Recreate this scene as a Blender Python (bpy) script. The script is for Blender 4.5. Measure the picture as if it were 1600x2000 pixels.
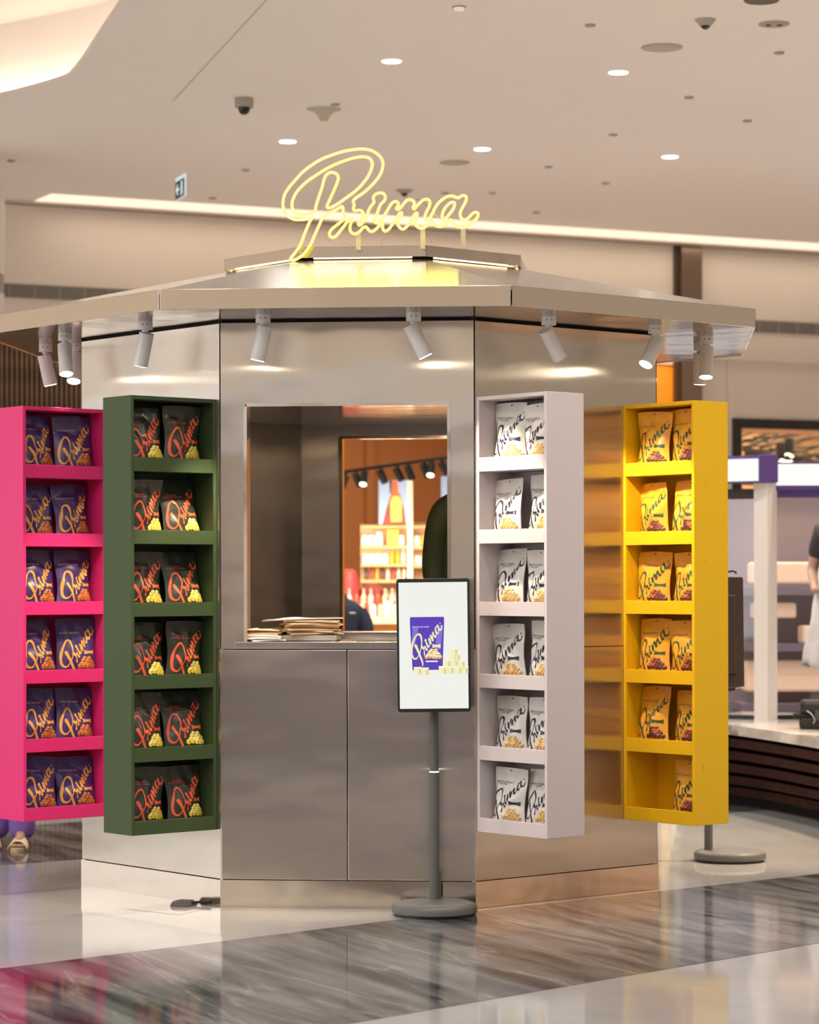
import bpy, bmesh, math, random
from math import sin, cos, tan, pi, radians, sqrt, atan2
from mathutils import Vector, Matrix, noise
from mathutils.geometry import delaunay_2d_cdt

for o in list(bpy.data.objects):
    bpy.data.objects.remove(o, do_unlink=True)
SC = bpy.context.scene
COL = SC.collection
random.seed(7)

# ---------------------------------------------------------------- camera
FPX, HX, HY, CAMH, ROLL = 5118.0, 800.0, 1136.5, 1.55, 0.002
cam = bpy.data.cameras.new('camera')
cam.sensor_fit = 'HORIZONTAL'
cam.sensor_width = 36.0
cam.lens = FPX / 1600.0 * 36.0
cam.shift_y = (HY - 1000.0) / 1600.0
cam.clip_end = 300
cam.dof.use_dof = True
cam.dof.focus_distance = 12.3
cam.dof.aperture_fstop = 3.6
camo = bpy.data.objects.new('camera', cam)
camo.location = (0, 0, CAMH)
camo.rotation_euler = (pi / 2, ROLL, 0)
COL.objects.link(camo)
SC.camera = camo

# ---------------------------------------------------------------- world, exposure
world = bpy.data.worlds.new('mall_air')
SC.world = world
world.use_nodes = True
wb = world.node_tree.nodes['Background']
wb.inputs[0].default_value = (1.0, 0.95, 0.91, 1)
wb.inputs[1].default_value = 0.44
SC.view_settings.view_transform = 'Standard'
SC.view_settings.look = 'None'
SC.view_settings.exposure = 0.07
SC.view_settings.gamma = 1.0
SC.view_settings.use_curve_mapping = False
SC.cycles.max_bounces = 6
SC.cycles.diffuse_bounces = 3
SC.cycles.glossy_bounces = 4
SC.cycles.transmission_bounces = 4
SC.cycles.adaptive_threshold = 0.03
SC.cycles.sample_clamp_indirect = 6.0

CEIL = 5.0


def light(name, kind, loc, energy, color=(1, 1, 1), size=.5, aim=None, size_y=None, spot=None, blend=.4, parent=None):
    l = bpy.data.lights.new(name, kind)
    l.energy = energy
    l.color = color
    if kind == 'AREA':
        l.size = size
        if size_y:
            l.shape = 'RECTANGLE'
            l.size_y = size_y
        else:
            l.shape = 'DISK'
    elif kind == 'SPOT':
        l.shadow_soft_size = size
        l.spot_size = spot
        l.spot_blend = blend
    else:
        l.shadow_soft_size = size
    o = bpy.data.objects.new(name, l)
    COL.objects.link(o)
    o.location = loc
    if aim is not None:
        d = Vector(aim).normalized()
        o.rotation_euler = d.to_track_quat('-Z', 'Y').to_euler()
    if parent:
        o.parent = parent
    return o


# skylight strip of the hall on the viewer's side, and an unseen soft light low at the left
light('hall_skylight', 'AREA', (-3.5, 4.5, 6.8), 380, (1.0, .96, .93), 9, (.1, .38, -1), 5)
light('hall_side_light', 'AREA', (-11.5, 7.5, 3.0), 270, (.95, .95, 1.0), 7, (1, .45, -.12), 4.5)


# ---------------------------------------------------------------- pixel helpers (placing at a real depth)
def unproj(px, py, Y):
    x, y = px - HX, py - HY
    c, s = cos(ROLL), sin(ROLL)
    x, y = x * c - y * s, x * s + y * c
    return Vector((x / FPX * Y, Y, CAMH - y / FPX * Y))


def on_z(px, py, z):
    a = unproj(px, py, 1.0)
    k = (z - CAMH) / (a.z - CAMH)
    return Vector((a.x * k, k, z))


def on_wall(px, py, A, d):
    """ray / vertical plane through A (x,y) along direction d (x,y)"""
    a = unproj(px, py, 1.0)
    # a.x*k = A.x + d.x*t ; k = A.y + d.y*t
    det = a.x * (-d[1]) - (-d[0]) * 1.0
    k = (A[0] * (-d[1]) - (-d[0]) * A[1]) / det
    return Vector((a.x * k, k, CAMH + (a.z - CAMH) * k))


# ---------------------------------------------------------------- materials
MATS = {}


def lin(c):
    return tuple(((v / 12.92) if v <= .04045 else ((v + .055) / 1.055) ** 2.4) for v in [x / 255 for x in c])


def mat(name, col=(.5, .5, .5), rough=.5, metal=0.0, emit=None, estr=0.0, spec=.5, bump=None, var=None, coat=0.0, aniso=0.0, arot=0.0, wave=None, alpha=None, trans=0.0):
    """procedural principled material; var=(scale, amount) colour variation, bump=(scale,strength,dist)"""
    if name in MATS:
        return MATS[name]
    m = bpy.data.materials.new(name)
    m.use_nodes = True
    nt = m.node_tree
    b = nt.nodes['Principled BSDF']
    b.inputs['Base Color'].default_value = (*col, 1)
    b.inputs['Roughness'].default_value = rough
    b.inputs['Metallic'].default_value = metal
    b.inputs['Specular IOR Level'].default_value = spec
    b.inputs['Coat Weight'].default_value = coat
    if trans:
        b.inputs['Transmission Weight'].default_value = trans
    if emit:
        b.inputs['Emission Color'].default_value = (*emit, 1)
        b.inputs['Emission Strength'].default_value = estr
    tc = nt.nodes.new('ShaderNodeTexCoord')
    if var:
        n = nt.nodes.new('ShaderNodeTexNoise')
        n.inputs['Scale'].default_value = var[0]
        n.inputs['Detail'].default_value = 4
        nt.links.new(tc.outputs['Object'], n.inputs['Vector'])
        r = nt.nodes.new('ShaderNodeValToRGB')
        a = var[1]
        r.color_ramp.elements[0].position = .3
        r.color_ramp.elements[1].position = .7
        r.color_ramp.elements[0].color = (*[max(0, c * (1 - a)) for c in col], 1)
        r.color_ramp.elements[1].color = (*[min(1, c * (1 + a)) for c in col], 1)
        nt.links.new(n.outputs['Fac'], r.inputs['Fac'])
        nt.links.new(r.outputs['Color'], b.inputs['Base Color'])
    if bump:
        n = nt.nodes.new('ShaderNodeTexNoise')
        n.inputs['Scale'].default_value = bump[0]
        n.inputs['Detail'].default_value = 2
        if len(bump) > 3:
            mp = nt.nodes.new('ShaderNodeMapping')
            mp.inputs['Scale'].default_value = bump[3]
            nt.links.new(tc.outputs['Object'], mp.inputs['Vector'])
            nt.links.new(mp.outputs[0], n.inputs['Vector'])
        else:
            nt.links.new(tc.outputs['Object'], n.inputs['Vector'])
        bp = nt.nodes.new('ShaderNodeBump')
        bp.inputs['Strength'].default_value = bump[1]
        bp.inputs['Distance'].default_value = bump[2]
        nt.links.new(n.outputs['Fac'], bp.inputs['Height'])
        nt.links.new(bp.outputs['Normal'], b.inputs['Normal'])
    if aniso:
        b.inputs['Anisotropic'].default_value = aniso
        b.inputs['Anisotropic Rotation'].default_value = arot
        g = nt.nodes.new('ShaderNodeNewGeometry')
        v = nt.nodes.new('ShaderNodeVectorMath')
        v.operation = 'CROSS_PRODUCT'
        v.inputs[1].default_value = (0.003, 0.002, 1)
        nt.links.new(g.outputs['Normal'], v.inputs[0])
        nt.links.new(v.outputs[0], b.inputs['Tangent'])
    MATS[name] = m
    return m


def emat(name, col, strength):
    if name in MATS:
        return MATS[name]
    m = bpy.data.materials.new(name)
    m.use_nodes = True
    nt = m.node_tree
    nt.nodes.clear()
    e = nt.nodes.new('ShaderNodeEmission')
    e.inputs[0].default_value = (*col, 1)
    e.inputs[1].default_value = strength
    o = nt.nodes.new('ShaderNodeOutputMaterial')
    nt.links.new(e.outputs[0], o.inputs[0])
    MATS[name] = m
    return m


def glass_mat(name, tint=(1, 1, 1), refl=.12):
    m = bpy.data.materials.new(name)
    m.use_nodes = True
    nt = m.node_tree
    nt.nodes.clear()
    t = nt.nodes.new('ShaderNodeBsdfTransparent')
    t.inputs[0].default_value = (*tint, 1)
    g = nt.nodes.new('ShaderNodeBsdfGlossy')
    g.inputs['Roughness'].default_value = .03
    mx = nt.nodes.new('ShaderNodeMixShader')
    mx.inputs[0].default_value = refl
    o = nt.nodes.new('ShaderNodeOutputMaterial')
    nt.links.new(t.outputs[0], mx.inputs[1])
    nt.links.new(g.outputs[0], mx.inputs[2])
    nt.links.new(mx.outputs[0], o.inputs[0])
    MATS[name] = m
    return m


def marble(name, c0, c1, c2, rough, scale, stretch, rotz, vein=.5, spec=.5):
    m = bpy.data.materials.new(name)
    m.use_nodes = True
    nt = m.node_tree
    b = nt.nodes['Principled BSDF']
    b.inputs['Roughness'].default_value = rough
    b.inputs['Specular IOR Level'].default_value = spec
    tc = nt.nodes.new('ShaderNodeTexCoord')
    mp = nt.nodes.new('ShaderNodeMapping')
    mp.vector_type = 'TEXTURE'
    mp.inputs['Rotation'].default_value = (0, 0, rotz)
    mp.inputs['Scale'].default_value = stretch
    nt.links.new(tc.outputs['Object'], mp.inputs['Vector'])
    n = nt.nodes.new('ShaderNodeTexNoise')
    n.inputs['Scale'].default_value = scale
    n.inputs['Detail'].default_value = 9
    n.inputs['Roughness'].default_value = .62
    n.inputs['Distortion'].default_value = .35
    nt.links.new(mp.outputs[0], n.inputs['Vector'])
    r = nt.nodes.new('ShaderNodeValToRGB')
    e = r.color_ramp.elements
    e[0].position = .36
    e[0].color = (*c0, 1)
    e[1].position = .66
    e[1].color = (*c1, 1)
    nt.links.new(n.outputs['Fac'], r.inputs['Fac'])
    w = nt.nodes.new('ShaderNodeTexNoise')
    w.inputs['Scale'].default_value = scale * .55
    w.inputs['Detail'].default_value = 6
    w.inputs['Distortion'].default_value = .5
    nt.links.new(mp.outputs[0], w.inputs['Vector'])
    r2 = nt.nodes.new('ShaderNodeValToRGB')
    k = r2.color_ramp.elements
    k[0].position = .485
    k[0].color = (0, 0, 0, 1)
    k[1].position = .5
    k[1].color = (1, 1, 1, 1)
    k2 = k.new(.515)
    k2.color = (0, 0, 0, 1)
    nt.links.new(w.outputs['Fac'], r2.inputs['Fac'])
    mu = nt.nodes.new('ShaderNodeMath')
    mu.operation = 'MULTIPLY'
    mu.inputs[1].default_value = vein
    nt.links.new(r2.outputs['Color'], mu.inputs[0])
    mx = nt.nodes.new('ShaderNodeMixRGB')
    mx.inputs[2].default_value = (*c2, 1)
    nt.links.new(mu.outputs[0], mx.inputs[0])
    nt.links.new(r.outputs['Color'], mx.inputs[1])
    nt.links.new(mx.outputs[0], b.inputs['Base Color'])
    MATS[name] = m
    return m


# ---------------------------------------------------------------- mesh builder
class MB:
    def __init__(s):
        s.v, s.f, s.m = [], [], []
        s.cur = 0

    def add(s, vs, fs):
        n = len(s.v)
        s.v += [tuple(p) for p in vs]
        s.f += [tuple(i + n for i in f) for f in fs]
        s.m += [s.cur] * len(fs)
        return s

    def hexa(s, p):
        """8 points: bottom 0-3 counter-clockwise seen from above, top 4-7"""
        return s.add(p, [(3, 2, 1, 0), (4, 5, 6, 7), (0, 1, 5, 4), (1, 2, 6, 5), (2, 3, 7, 6), (3, 0, 4, 7)])

    def box(s, x0, x1, y0, y1, z0, z1):
        return s.hexa([(x0, y0, z0), (x1, y0, z0), (x1, y1, z0), (x0, y1, z0), (x0, y0, z1), (x1, y0, z1), (x1, y1, z1), (x0, y1, z1)])

    def prism(s, poly, z0, z1):
        n = len(poly)
        v = [(p[0], p[1], z0) for p in poly] + [(p[0], p[1], z1) for p in poly]
        f = [tuple(range(n))[::-1], tuple(range(n, 2 * n))] + [(i, (i + 1) % n, (i + 1) % n + n, i + n) for i in range(n)]
        return s.add(v, f)

    def cyl(s, a, b, r0, r1=None, n=16, caps=True):
        a, b = Vector(a), Vector(b)
        r1 = r0 if r1 is None else r1
        d = (b - a).normalized()
        x = d.orthogonal().normalized()
        y = d.cross(x)
        v = []
        for c, r in ((a, r0), (b, r1)):
            v += [c + (x * cos(2 * pi * i / n) + y * sin(2 * pi * i / n)) * r for i in range(n)]
        f = [(i, (i + 1) % n, (i + 1) % n + n, i + n) for i in range(n)]
        if caps:
            f += [tuple(range(n))[::-1], tuple(range(n, 2 * n))]
        return s.add(v, f)

    def lathe(s, prof, c=(0, 0, 0), n=24, axis=None):
        """profile (r,z) around z through c"""
        c = Vector(c)
        m = len(prof)
        v = []
        for r, z in prof:
            for i in range(n):
                v.append(c + Vector((r * cos(2 * pi * i / n), r * sin(2 * pi * i / n), z)))
        f = []
        for j in range(m - 1):
            for i in range(n):
                k = (i + 1) % n
                f.append((j * n + i, j * n + k, (j + 1) * n + k, (j + 1) * n + i))
        f.append(tuple(range(n))[::-1])
        f.append(tuple((m - 1) * n + i for i in range(n)))
        return s.add(v, f)

    def tube(s, pts, r, n=8, closed=False):
        pts = [Vector(p) for p in pts]
        N = len(pts)
        rings = []
        prev = None
        for i, p in enumerate(pts):
            a = pts[(i - 1) % N] if closed or i > 0 else p
            b = pts[(i + 1) % N] if closed or i < N - 1 else p
            d = (b - a)
            d = d.normalized() if d.length > 1e-9 else Vector((1, 0, 0))
            if prev is None:
                x = d.orthogonal().normalized()
            else:
                x = prev - d * prev.dot(d)
                x = x.normalized() if x.length > 1e-6 else d.orthogonal().normalized()
            prev = x
            y = d.cross(x)
            rr = r[i] if isinstance(r, (list, tuple)) else r
            rings.append([p + (x * cos(2 * pi * k / n) + y * sin(2 * pi * k / n)) * rr for k in range(n)])
        v = [q for ring in rings for q in ring]
        f = []
        if closed:
            # align last ring with the first
            best = min(range(n), key=lambda sft: (rings[-1][0] - rings[0][sft]).length)
            for i in range(N - 1):
                for k in range(n):
                    f.append((i * n + k, i * n + (k + 1) % n, (i + 1) * n + (k + 1) % n, (i + 1) * n + k))
            for k in range(n):
                f.append(((N - 1) * n + k, (N - 1) * n + (k + 1) % n, (k + 1 + best) % n, (k + best) % n))
        else:
            for i in range(N - 1):
                for k in range(n):
                    f.append((i * n + k, i * n + (k + 1) % n, (i + 1) * n + (k + 1) % n, (i + 1) * n + k))
            f.append(tuple(range(n))[::-1])
            f.append(tuple((N - 1) * n + k for k in range(n)))
        return s.add(v, f)

    def mesh(s, name, mats, smooth=False):
        me = bpy.data.meshes.new(name)
        me.from_pydata(s.v, [], s.f)
        for m in (mats if isinstance(mats, (list, tuple)) else [mats]):
            me.materials.append(m)
        me.polygons.foreach_set('material_index', s.m)
        if smooth:
            me.polygons.foreach_set('use_smooth', [True] * len(s.f))
        me.validate()
        me.update()
        bm = bmesh.new()
        bm.from_mesh(me)
        bmesh.ops.recalc_face_normals(bm, faces=bm.faces)
        bm.to_mesh(me)
        bm.free()
        if smooth:
            try:
                me.set_sharp_from_angle(angle=radians(40))
            except Exception:
                pass
        return me

    def build(s, name, mats, parent=None, smooth=False, bevel=0, loc=None):
        me = s.mesh(name, mats, smooth)
        return link(name, me, parent, bevel, loc)


def link(name, me, parent=None, bevel=0, loc=None):
    o = bpy.data.objects.new(name, me)
    COL.objects.link(o)
    if parent:
        o.parent = parent
    if loc is not None:
        o.location = loc
    if bevel:
        b = o.modifiers.new('bevel', 'BEVEL')
        b.width = bevel
        b.segments = 2
        b.limit_method = 'ANGLE'
        b.angle_limit = radians(40)
    return o


def tag(o, label, cat, group=None):
    o['label'] = label
    o['category'] = cat
    if group:
        o['group'] = group
    return o


def struct(o, label=None):
    o['kind'] = 'structure'
    if label:
        o['label'] = label
    return o


def thing(name, label, cat, loc=(0, 0, 0), rotz=0, group=None):
    o = bpy.data.objects.new(name, None)
    o.empty_display_size = .1
    COL.objects.link(o)
    o.location = loc
    o.rotation_euler = (0, 0, rotz)
    return tag(o, label, cat, group)


def copy_tree(o, parent=None):
    c = o.copy()
    COL.objects.link(c)
    c.parent = parent
    for ch in list(o.children):
        copy_tree(ch, c)
    return c


def catmull(pts, k=4, closed=True):
    n = len(pts)
    out = []
    rng = range(n) if closed else range(n - 1)
    for i in rng:
        p0 = pts[(i - 1) % n] if closed or i > 0 else pts[i]
        p1 = pts[i]
        p2 = pts[(i + 1) % n]
        p3 = pts[(i + 2) % n] if closed or i + 2 < n else p2
        for j in range(k):
            t = j / k
            t2, t3 = t * t, t * t * t
            out.append(tuple(.5 * ((2 * b) + (-a + c) * t + (2 * a - 5 * b + 4 * c - d) * t2 + (-a + 3 * b - 3 * c + d) * t3) for a, b, c, d in zip(p0, p1, p2, p3)))
    if not closed:
        out.append(tuple(pts[-1]))
    return out


def inside(p, poly):
    x, y = p
    c = False
    n = len(poly)
    for i in range(n):
        x1, y1 = poly[i]
        x2, y2 = poly[(i + 1) % n]
        if (y1 > y) != (y2 > y) and x < (x2 - x1) * (y - y1) / (y2 - y1) + x1:
            c = not c
    return c


def fill(loops, step=None):
    """triangulate polygon loops (even-odd), optional interior grid; returns 2d verts, tris"""
    vs, es = [], []
    for lp in loops:
        b = len(vs)
        vs += [Vector(p) for p in lp]
        es += [(b + i, b + (i + 1) % len(lp)) for i in range(len(lp))]
    if step:
        xs = [v.x for v in vs]
        ys = [v.y for v in vs]
        x = min(xs)
        while x < max(xs):
            y = min(ys)
            while y < max(ys):
                if sum(inside((x, y), lp) for lp in loops) % 2:
                    vs.append(Vector((x, y)))
                y += step
            x += step
    r = delaunay_2d_cdt(vs, es, [], 0, 1e-6)
    ov, of = r[0], r[2]
    tris = []
    for f in of:
        c = sum((ov[i] for i in f), Vector((0, 0))) / len(f)
        if sum(inside((c.x, c.y), lp) for lp in loops) % 2:
            tris.append(tuple(f))
    return [tuple(v) for v in ov], tris


def text_shape(body, size):
    cu = bpy.data.curves.new('t', 'FONT')
    cu.body = body
    cu.size = size
    cu.align_x = 'LEFT'
    cu.resolution_u = 2
    o = bpy.data.objects.new('t', cu)
    COL.objects.link(o)
    dg = bpy.context.evaluated_depsgraph_get()
    me = o.evaluated_get(dg).to_mesh()
    v = [(p.co.x, p.co.y) for p in me.vertices]
    f = [tuple(p.vertices) for p in me.polygons]
    o.evaluated_get(dg).to_mesh_clear()
    bpy.data.objects.remove(o, do_unlink=True)
    bpy.data.curves.remove(cu)
    return v, f


def skin_mesh(name, verts, edges, radii, material, sub=2):
    me = bpy.data.meshes.new('s')
    me.from_pydata([tuple(v) for v in verts], edges, [])
    o = bpy.data.objects.new('s', me)
    COL.objects.link(o)
    sk = o.modifiers.new('skin', 'SKIN')
    sk.use_smooth_shade = True
    sv = me.skin_vertices[0].data
    for i, r in enumerate(radii):
        sv[i].radius = (r, r) if not isinstance(r, tuple) else r
        sv[i].use_root = (i == 0)
    ss = o.modifiers.new('sub', 'SUBSURF')
    ss.levels = ss.render_levels = sub
    dg = bpy.context.evaluated_depsgraph_get()
    out = bpy.data.meshes.new_from_object(o.evaluated_get(dg))
    out.name = name
    out.materials.clear()
    out.materials.append(material)
    out.polygons.foreach_set('use_smooth', [True] * len(out.polygons))
    bpy.data.objects.remove(o, do_unlink=True)
    bpy.data.meshes.remove(me)
    return out
# ================================================================ palette
M_WALL = mat('warm_plaster', (.76, .66, .56), .75, var=(.6, .03))
M_CEIL = mat('ceiling_plaster', (.93, .86, .80), .85)
M_WHITE = mat('white_paint', (.80, .77, .73), .45)
M_WHITEMETAL = mat('white_spot_paint', (.82, .79, .77), .35)
M_BLACK = mat('black_plastic', (.012, .012, .014), .4)
M_DARK = mat('dark_gap', (.01, .009, .008), .8)
M_STEEL = mat('brushed_steel', (.64, .585, .52), .25, 1.0, aniso=1.0, bump=(1.5, .55, .02, (.8, .8, 1.5)))
M_MIRROR = mat('polished_steel', (.62, .56, .50), .11, 1.0, bump=(2.6, .22, .02))
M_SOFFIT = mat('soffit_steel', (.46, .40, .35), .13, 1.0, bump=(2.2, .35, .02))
M_ROOF = mat('polished_roof_steel', (.72, .70, .68), .13, 1.0, aniso=.9, arot=.25, bump=(9, .10, .004))
M_GREYMETAL = mat('grey_powder_coat', (.125, .12, .112), .45, spec=.4)
M_FLOOR = marble('cream_marble', (.345, .342, .338), (.41, .406, .40), (.30, .295, .285), .07, 1.1, (1, 1, 1), .6, .2, .4)
M_BAND = marble('grey_marble', (.018, .019, .024), (.21, .206, .205), (.46, .45, .44), .09, 1.9, (2.4, .34, 1), radians(-64), .3, .22)

# ================================================================ floor
fl = MB().box(-14, 16, -14, 34, -.12, 0).build('floor', M_FLOOR)
struct(fl, 'polished cream marble concourse floor')


def band(pts, nm, n):
    o = MB().prism([(p[0], p[1]) for p in pts], -.05, .0015).build(nm, M_BAND)
    struct(o, n)
    return o


def ext(a, b, t):
    return a + (b - a) * t


g0, g1 = on_z(0, 1892, 0), on_z(1600, 1707, 0)
gm = on_z(765, 1798, 0)
h0, h1 = on_z(680, 2000, 0), on_z(1600, 1842, 0)
band([ext(h0, h1, -1.9), ext(h0, h1, 5.2), ext(gm, g1, 4.0), g1, gm, g0, ext(gm, g0, 3.0)], 'floor_band', 'dark grey marble band crossing the floor in front of the kiosk')
k0, k1, k2 = on_z(0, 1690, 0), on_z(160, 1678, 0), on_z(1425, 1588, 0)
k3 = on_z(1600, 1575, 0)
m0, m1 = on_z(0, 1617, 0), on_z(160, 1605, 0)
off = Vector((-1.15, 1.6, 0))
band([ext(k1, k0, 8), k0, k1, k2, k3, ext(k2, k3, 7), ext(k2, k3, 7) + off, k3 + off, k2 + off, m1, m0, ext(m1, m0, 8)], 'floor_band', 'dark grey marble band behind the kiosk')

# ================================================================ ceiling with the curved light recess
cv = [on_z(x, y, CEIL) for x, y in [(330, -150), (285, -70), (240, 0), (190, 75), (160, 120), (135, 149), (100, 163), (50, 177), (0, 189), (-70, 201), (-160, 212)]]
cv2 = catmull([(p.x, p.y) for p in cv], 5, False)
hole = cv2 + [(-8.0, cv2[-1][1] + .4), (-8.0, cv2[0][1] - .5)]
# back wall line (plane under the light slot)
WA = on_z(100, 378, CEIL)
WB = on_z(1600, 475, CEIL)
wd = Vector((WB.x - WA.x, WB.y - WA.y, 0)).normalized()
wn = Vector((wd.y, -wd.x, 0))          # towards the viewer
SLOT = .5
WP = WA - wn * SLOT                     # the wall surface lies behind the slot


def wallpt(t, d=0.0, z=0.0):
    """t metres along the back wall from WA, d towards the viewer"""
    p = WP + wd * t + wn * d
    return Vector((p.x, p.y, z))


def wall_at(px, py):
    p = on_wall(px, py, (WP.x, WP.y), (wd.x, wd.y))
    return (p - WP).xy.dot(wd.xy), p.z


e0 = WA - wd * 0.0
outer = [(-13, 8.5), (15, 8.5), tuple((WA + wd * 14).xy), tuple(WA.xy)]
pl = WA - wn * SLOT                      # left of the slot the ceiling runs on to the wall
outer += [tuple(pl.xy), tuple((pl - wd * 11).xy)]
cvv, ct = fill([outer, hole])
cb = MB()
cb.add([(x, y, CEIL) for x, y in cvv], ct)
cb.add([(x, y, CEIL + .03) for x, y in cvv], [f[::-1] for f in ct])
ceil_o = cb.build('ceiling', M_CEIL)
struct(ceil_o, 'warm plaster ceiling with recessed fittings')
# recess: lip, hidden light strip, upper dish
lip = MB()
n = len(hole)
lip.add([(x, y, CEIL) for x, y in hole] + [(x, y, CEIL + .035) for x, y in hole], [(i, (i + 1) % n, (i + 1) % n + n, i + n) for i in range(n)])
struct(lip.build('trim_1', mat('recess_lip', (.80, .70, .60), .6), smooth=True), 'curved lip of the ceiling light recess')
ctr = Vector((sum(p[0] for p in hole) / n, sum(p[1] for p in hole) / n))
big = [tuple(Vector(p) + (Vector(p) - ctr).normalized() * .55) for p in hole]
up = MB()
up.add([(x, y, CEIL + .03) for x, y in big] + [(x, y, CEIL + .62) for x, y in big], [(i, (i + 1) % n, (i + 1) % n + n, i + n) for i in range(n)])
up.add([(x, y, CEIL + .62) for x, y in big], [tuple(range(n))])
struct(up.build('trim_2', mat('recess_plaster', (.78, .70, .62), .8)), 'plaster dish inside the ceiling light recess')
strip = [(Vector(p) + (Vector(p) - ctr).normalized() * .25).to_3d() + Vector((0, 0, CEIL + .09)) for p in cv2]
tag(MB().tube(strip, .03, 6).build('light_strip', emat('recess_led', (1, .88, .76), 9)), 'warm light strip hidden in the curved ceiling recess', 'light strip')
# expansion joint of the ceiling
ja, jb = on_z(540, -22, CEIL), on_z(338, 197, CEIL)
jd = (jb - ja).normalized()
jn = Vector((jd.y, -jd.x, 0)) * .005
struct(MB().hexa([ja - jn - Vector((0, 0, .004)), ja + jn - Vector((0, 0, .004)), jb + jn - Vector((0, 0, .004)), jb - jn - Vector((0, 0, .004)), ja - jn, ja + jn, jb + jn, jb - jn]).build('trim_3', mat('ceiling_joint', (.62, .56, .51), .8)), 'thin joint line in the ceiling')

# ================================================================ back wall
T_S0, _ = wall_at(560, 900)      # orange shop, left edge
T_S1, _ = wall_at(1322, 700)     # orange shop, right edge
T_P1, _ = wall_at(1362, 700)
T_W0, Z_W = wall_at(1430, 817)   # right-hand shop window
ZS = 3.75


def wallbox(t0, t1, d0, d1, z0, z1, nm, m, parent=None, bevel=0):
    return MB().hexa([wallpt(t0, d1, z0), wallpt(t1, d1, z0), wallpt(t1, d0, z0), wallpt(t0, d0, z0), wallpt(t0, d1, z1), wallpt(t1, d1, z1), wallpt(t1, d0, z1), wallpt(t0, d0, z1)]).build(nm, m, parent, bevel=bevel)


wm = MB()


def wadd(t0, t1, z0, z1, d0=-.25, d1=0):
    wm.hexa([wallpt(t0, d1, z0), wallpt(t1, d1, z0), wallpt(t1, d0, z0), wallpt(t0, d0, z0), wallpt(t0, d1, z1), wallpt(t1, d1, z1), wallpt(t1, d0, z1), wallpt(t0, d0, z1)])


wadd(-11, T_S0, 0, CEIL + .25)
wadd(T_S0, T_S1, ZS, CEIL + .25)
wadd(T_S1, T_W0, 0, CEIL + .25)
wadd(T_W0, 15, Z_W, CEIL + .25)
struct(wm.build('wall_back', M_WALL), 'warm plaster wall behind the kiosk')
# light slot between ceiling and wall
tt1 = 14
tag(wallbox(0.0, tt1, .004, .012, CEIL + .0, CEIL + .075, 'light_strip', emat('slot_led', (1, .76, .56), 1.3)), 'long peach light slot between ceiling and back wall', 'light strip')
struct(wallbox(-.06, tt1, .0, SLOT + .1, CEIL + .08, CEIL + .11, 'trim_4', M_WALL), 'cover of the ceiling light slot')
wallbox(-11, tt1, .0, .012, CEIL - .045, CEIL - .03, 'trim_5', mat('shadow_joint', (.35, .29, .23), .8))
struct(bpy.data.objects['trim_5'], 'shadow joint along the top of the back wall')
light('slot_wash', 'AREA', wallpt(4.6, .35, CEIL - .03), 26, (1, .86, .70), 9, tuple(-wn * .6 + Vector((0, 0, -1))), .2)
bpy.data.objects['slot_wash'].rotation_euler = (radians(-8), 0, atan2(wd.y, wd.x))
# pilaster
bpyo = wallbox(T_S1, T_P1, 0, .10, 0, CEIL - .05, 'trim_6', mat('bronze_pilaster', (.30, .22, .17), .30, 1.0, aniso=.6))
struct(bpyo, 'bronze metal pilaster on the back wall')
struct(wallbox(T_S1 - .04, T_S1, 0, .05, 0, CEIL - .05, 'trim_7', mat('dark_bronze', (.10, .07, .05), .5, .6)), 'dark edge of the bronze pilaster')
struct(wallbox(T_P1 + .35, T_P1 + .362, 0, .004, 0, 3.95, 'trim_8', mat('panel_joint', (.62, .50, .39), .8)), 'joint between wall panels')
struct(wallbox(T_P1 + .05, 14, 0, .03, 3.82, 3.86, 'trim_9', M_WALL), 'ledge on the back wall')

# air vent strip along the wall
tv, zv = wall_at(10, 567)
vent = thing('air_vent', 'long grey louvred air vent strip along the back wall', 'vent', wallpt(0, 0, zv))
M_VB = mat('vent_shadow', (.10, .085, .07), .7)
M_VS = mat('vent_slat', (.36, .32, .27), .5)


def vbox(t0, t1, d0, d1, z0, z1, nm, m):
    o = MB().hexa([wallpt(t0, d1, z0) - wallpt(0), wallpt(t1, d1, z0) - wallpt(0), wallpt(t1, d0, z0) - wallpt(0), wallpt(t0, d0, z0) - wallpt(0), wallpt(t0, d1, z1) - wallpt(0), wallpt(t1, d1, z1) - wallpt(0), wallpt(t1, d0, z1) - wallpt(0), wallpt(t0, d0, z1) - wallpt(0)]).build(nm, m, vent)
    return o


VH = .062
vbox(-4, 13, 0, .004, -VH, VH, 'backing', M_VB)
for i in range(6):
    z = -VH + .012 + i * .0205
    vbox(-4, 13, .004, .018, z - .005, z + .004, 'slat', M_VS)
seg = .235
vm = vbox(-.004, .004, .004, .021, -VH, VH, 'divider', M_VS)
for i in range(-17, 56):
    if i:
        c = vm.copy()
        COL.objects.link(c)
        c.parent = vent
        c.location = wd * (i * seg)
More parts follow.
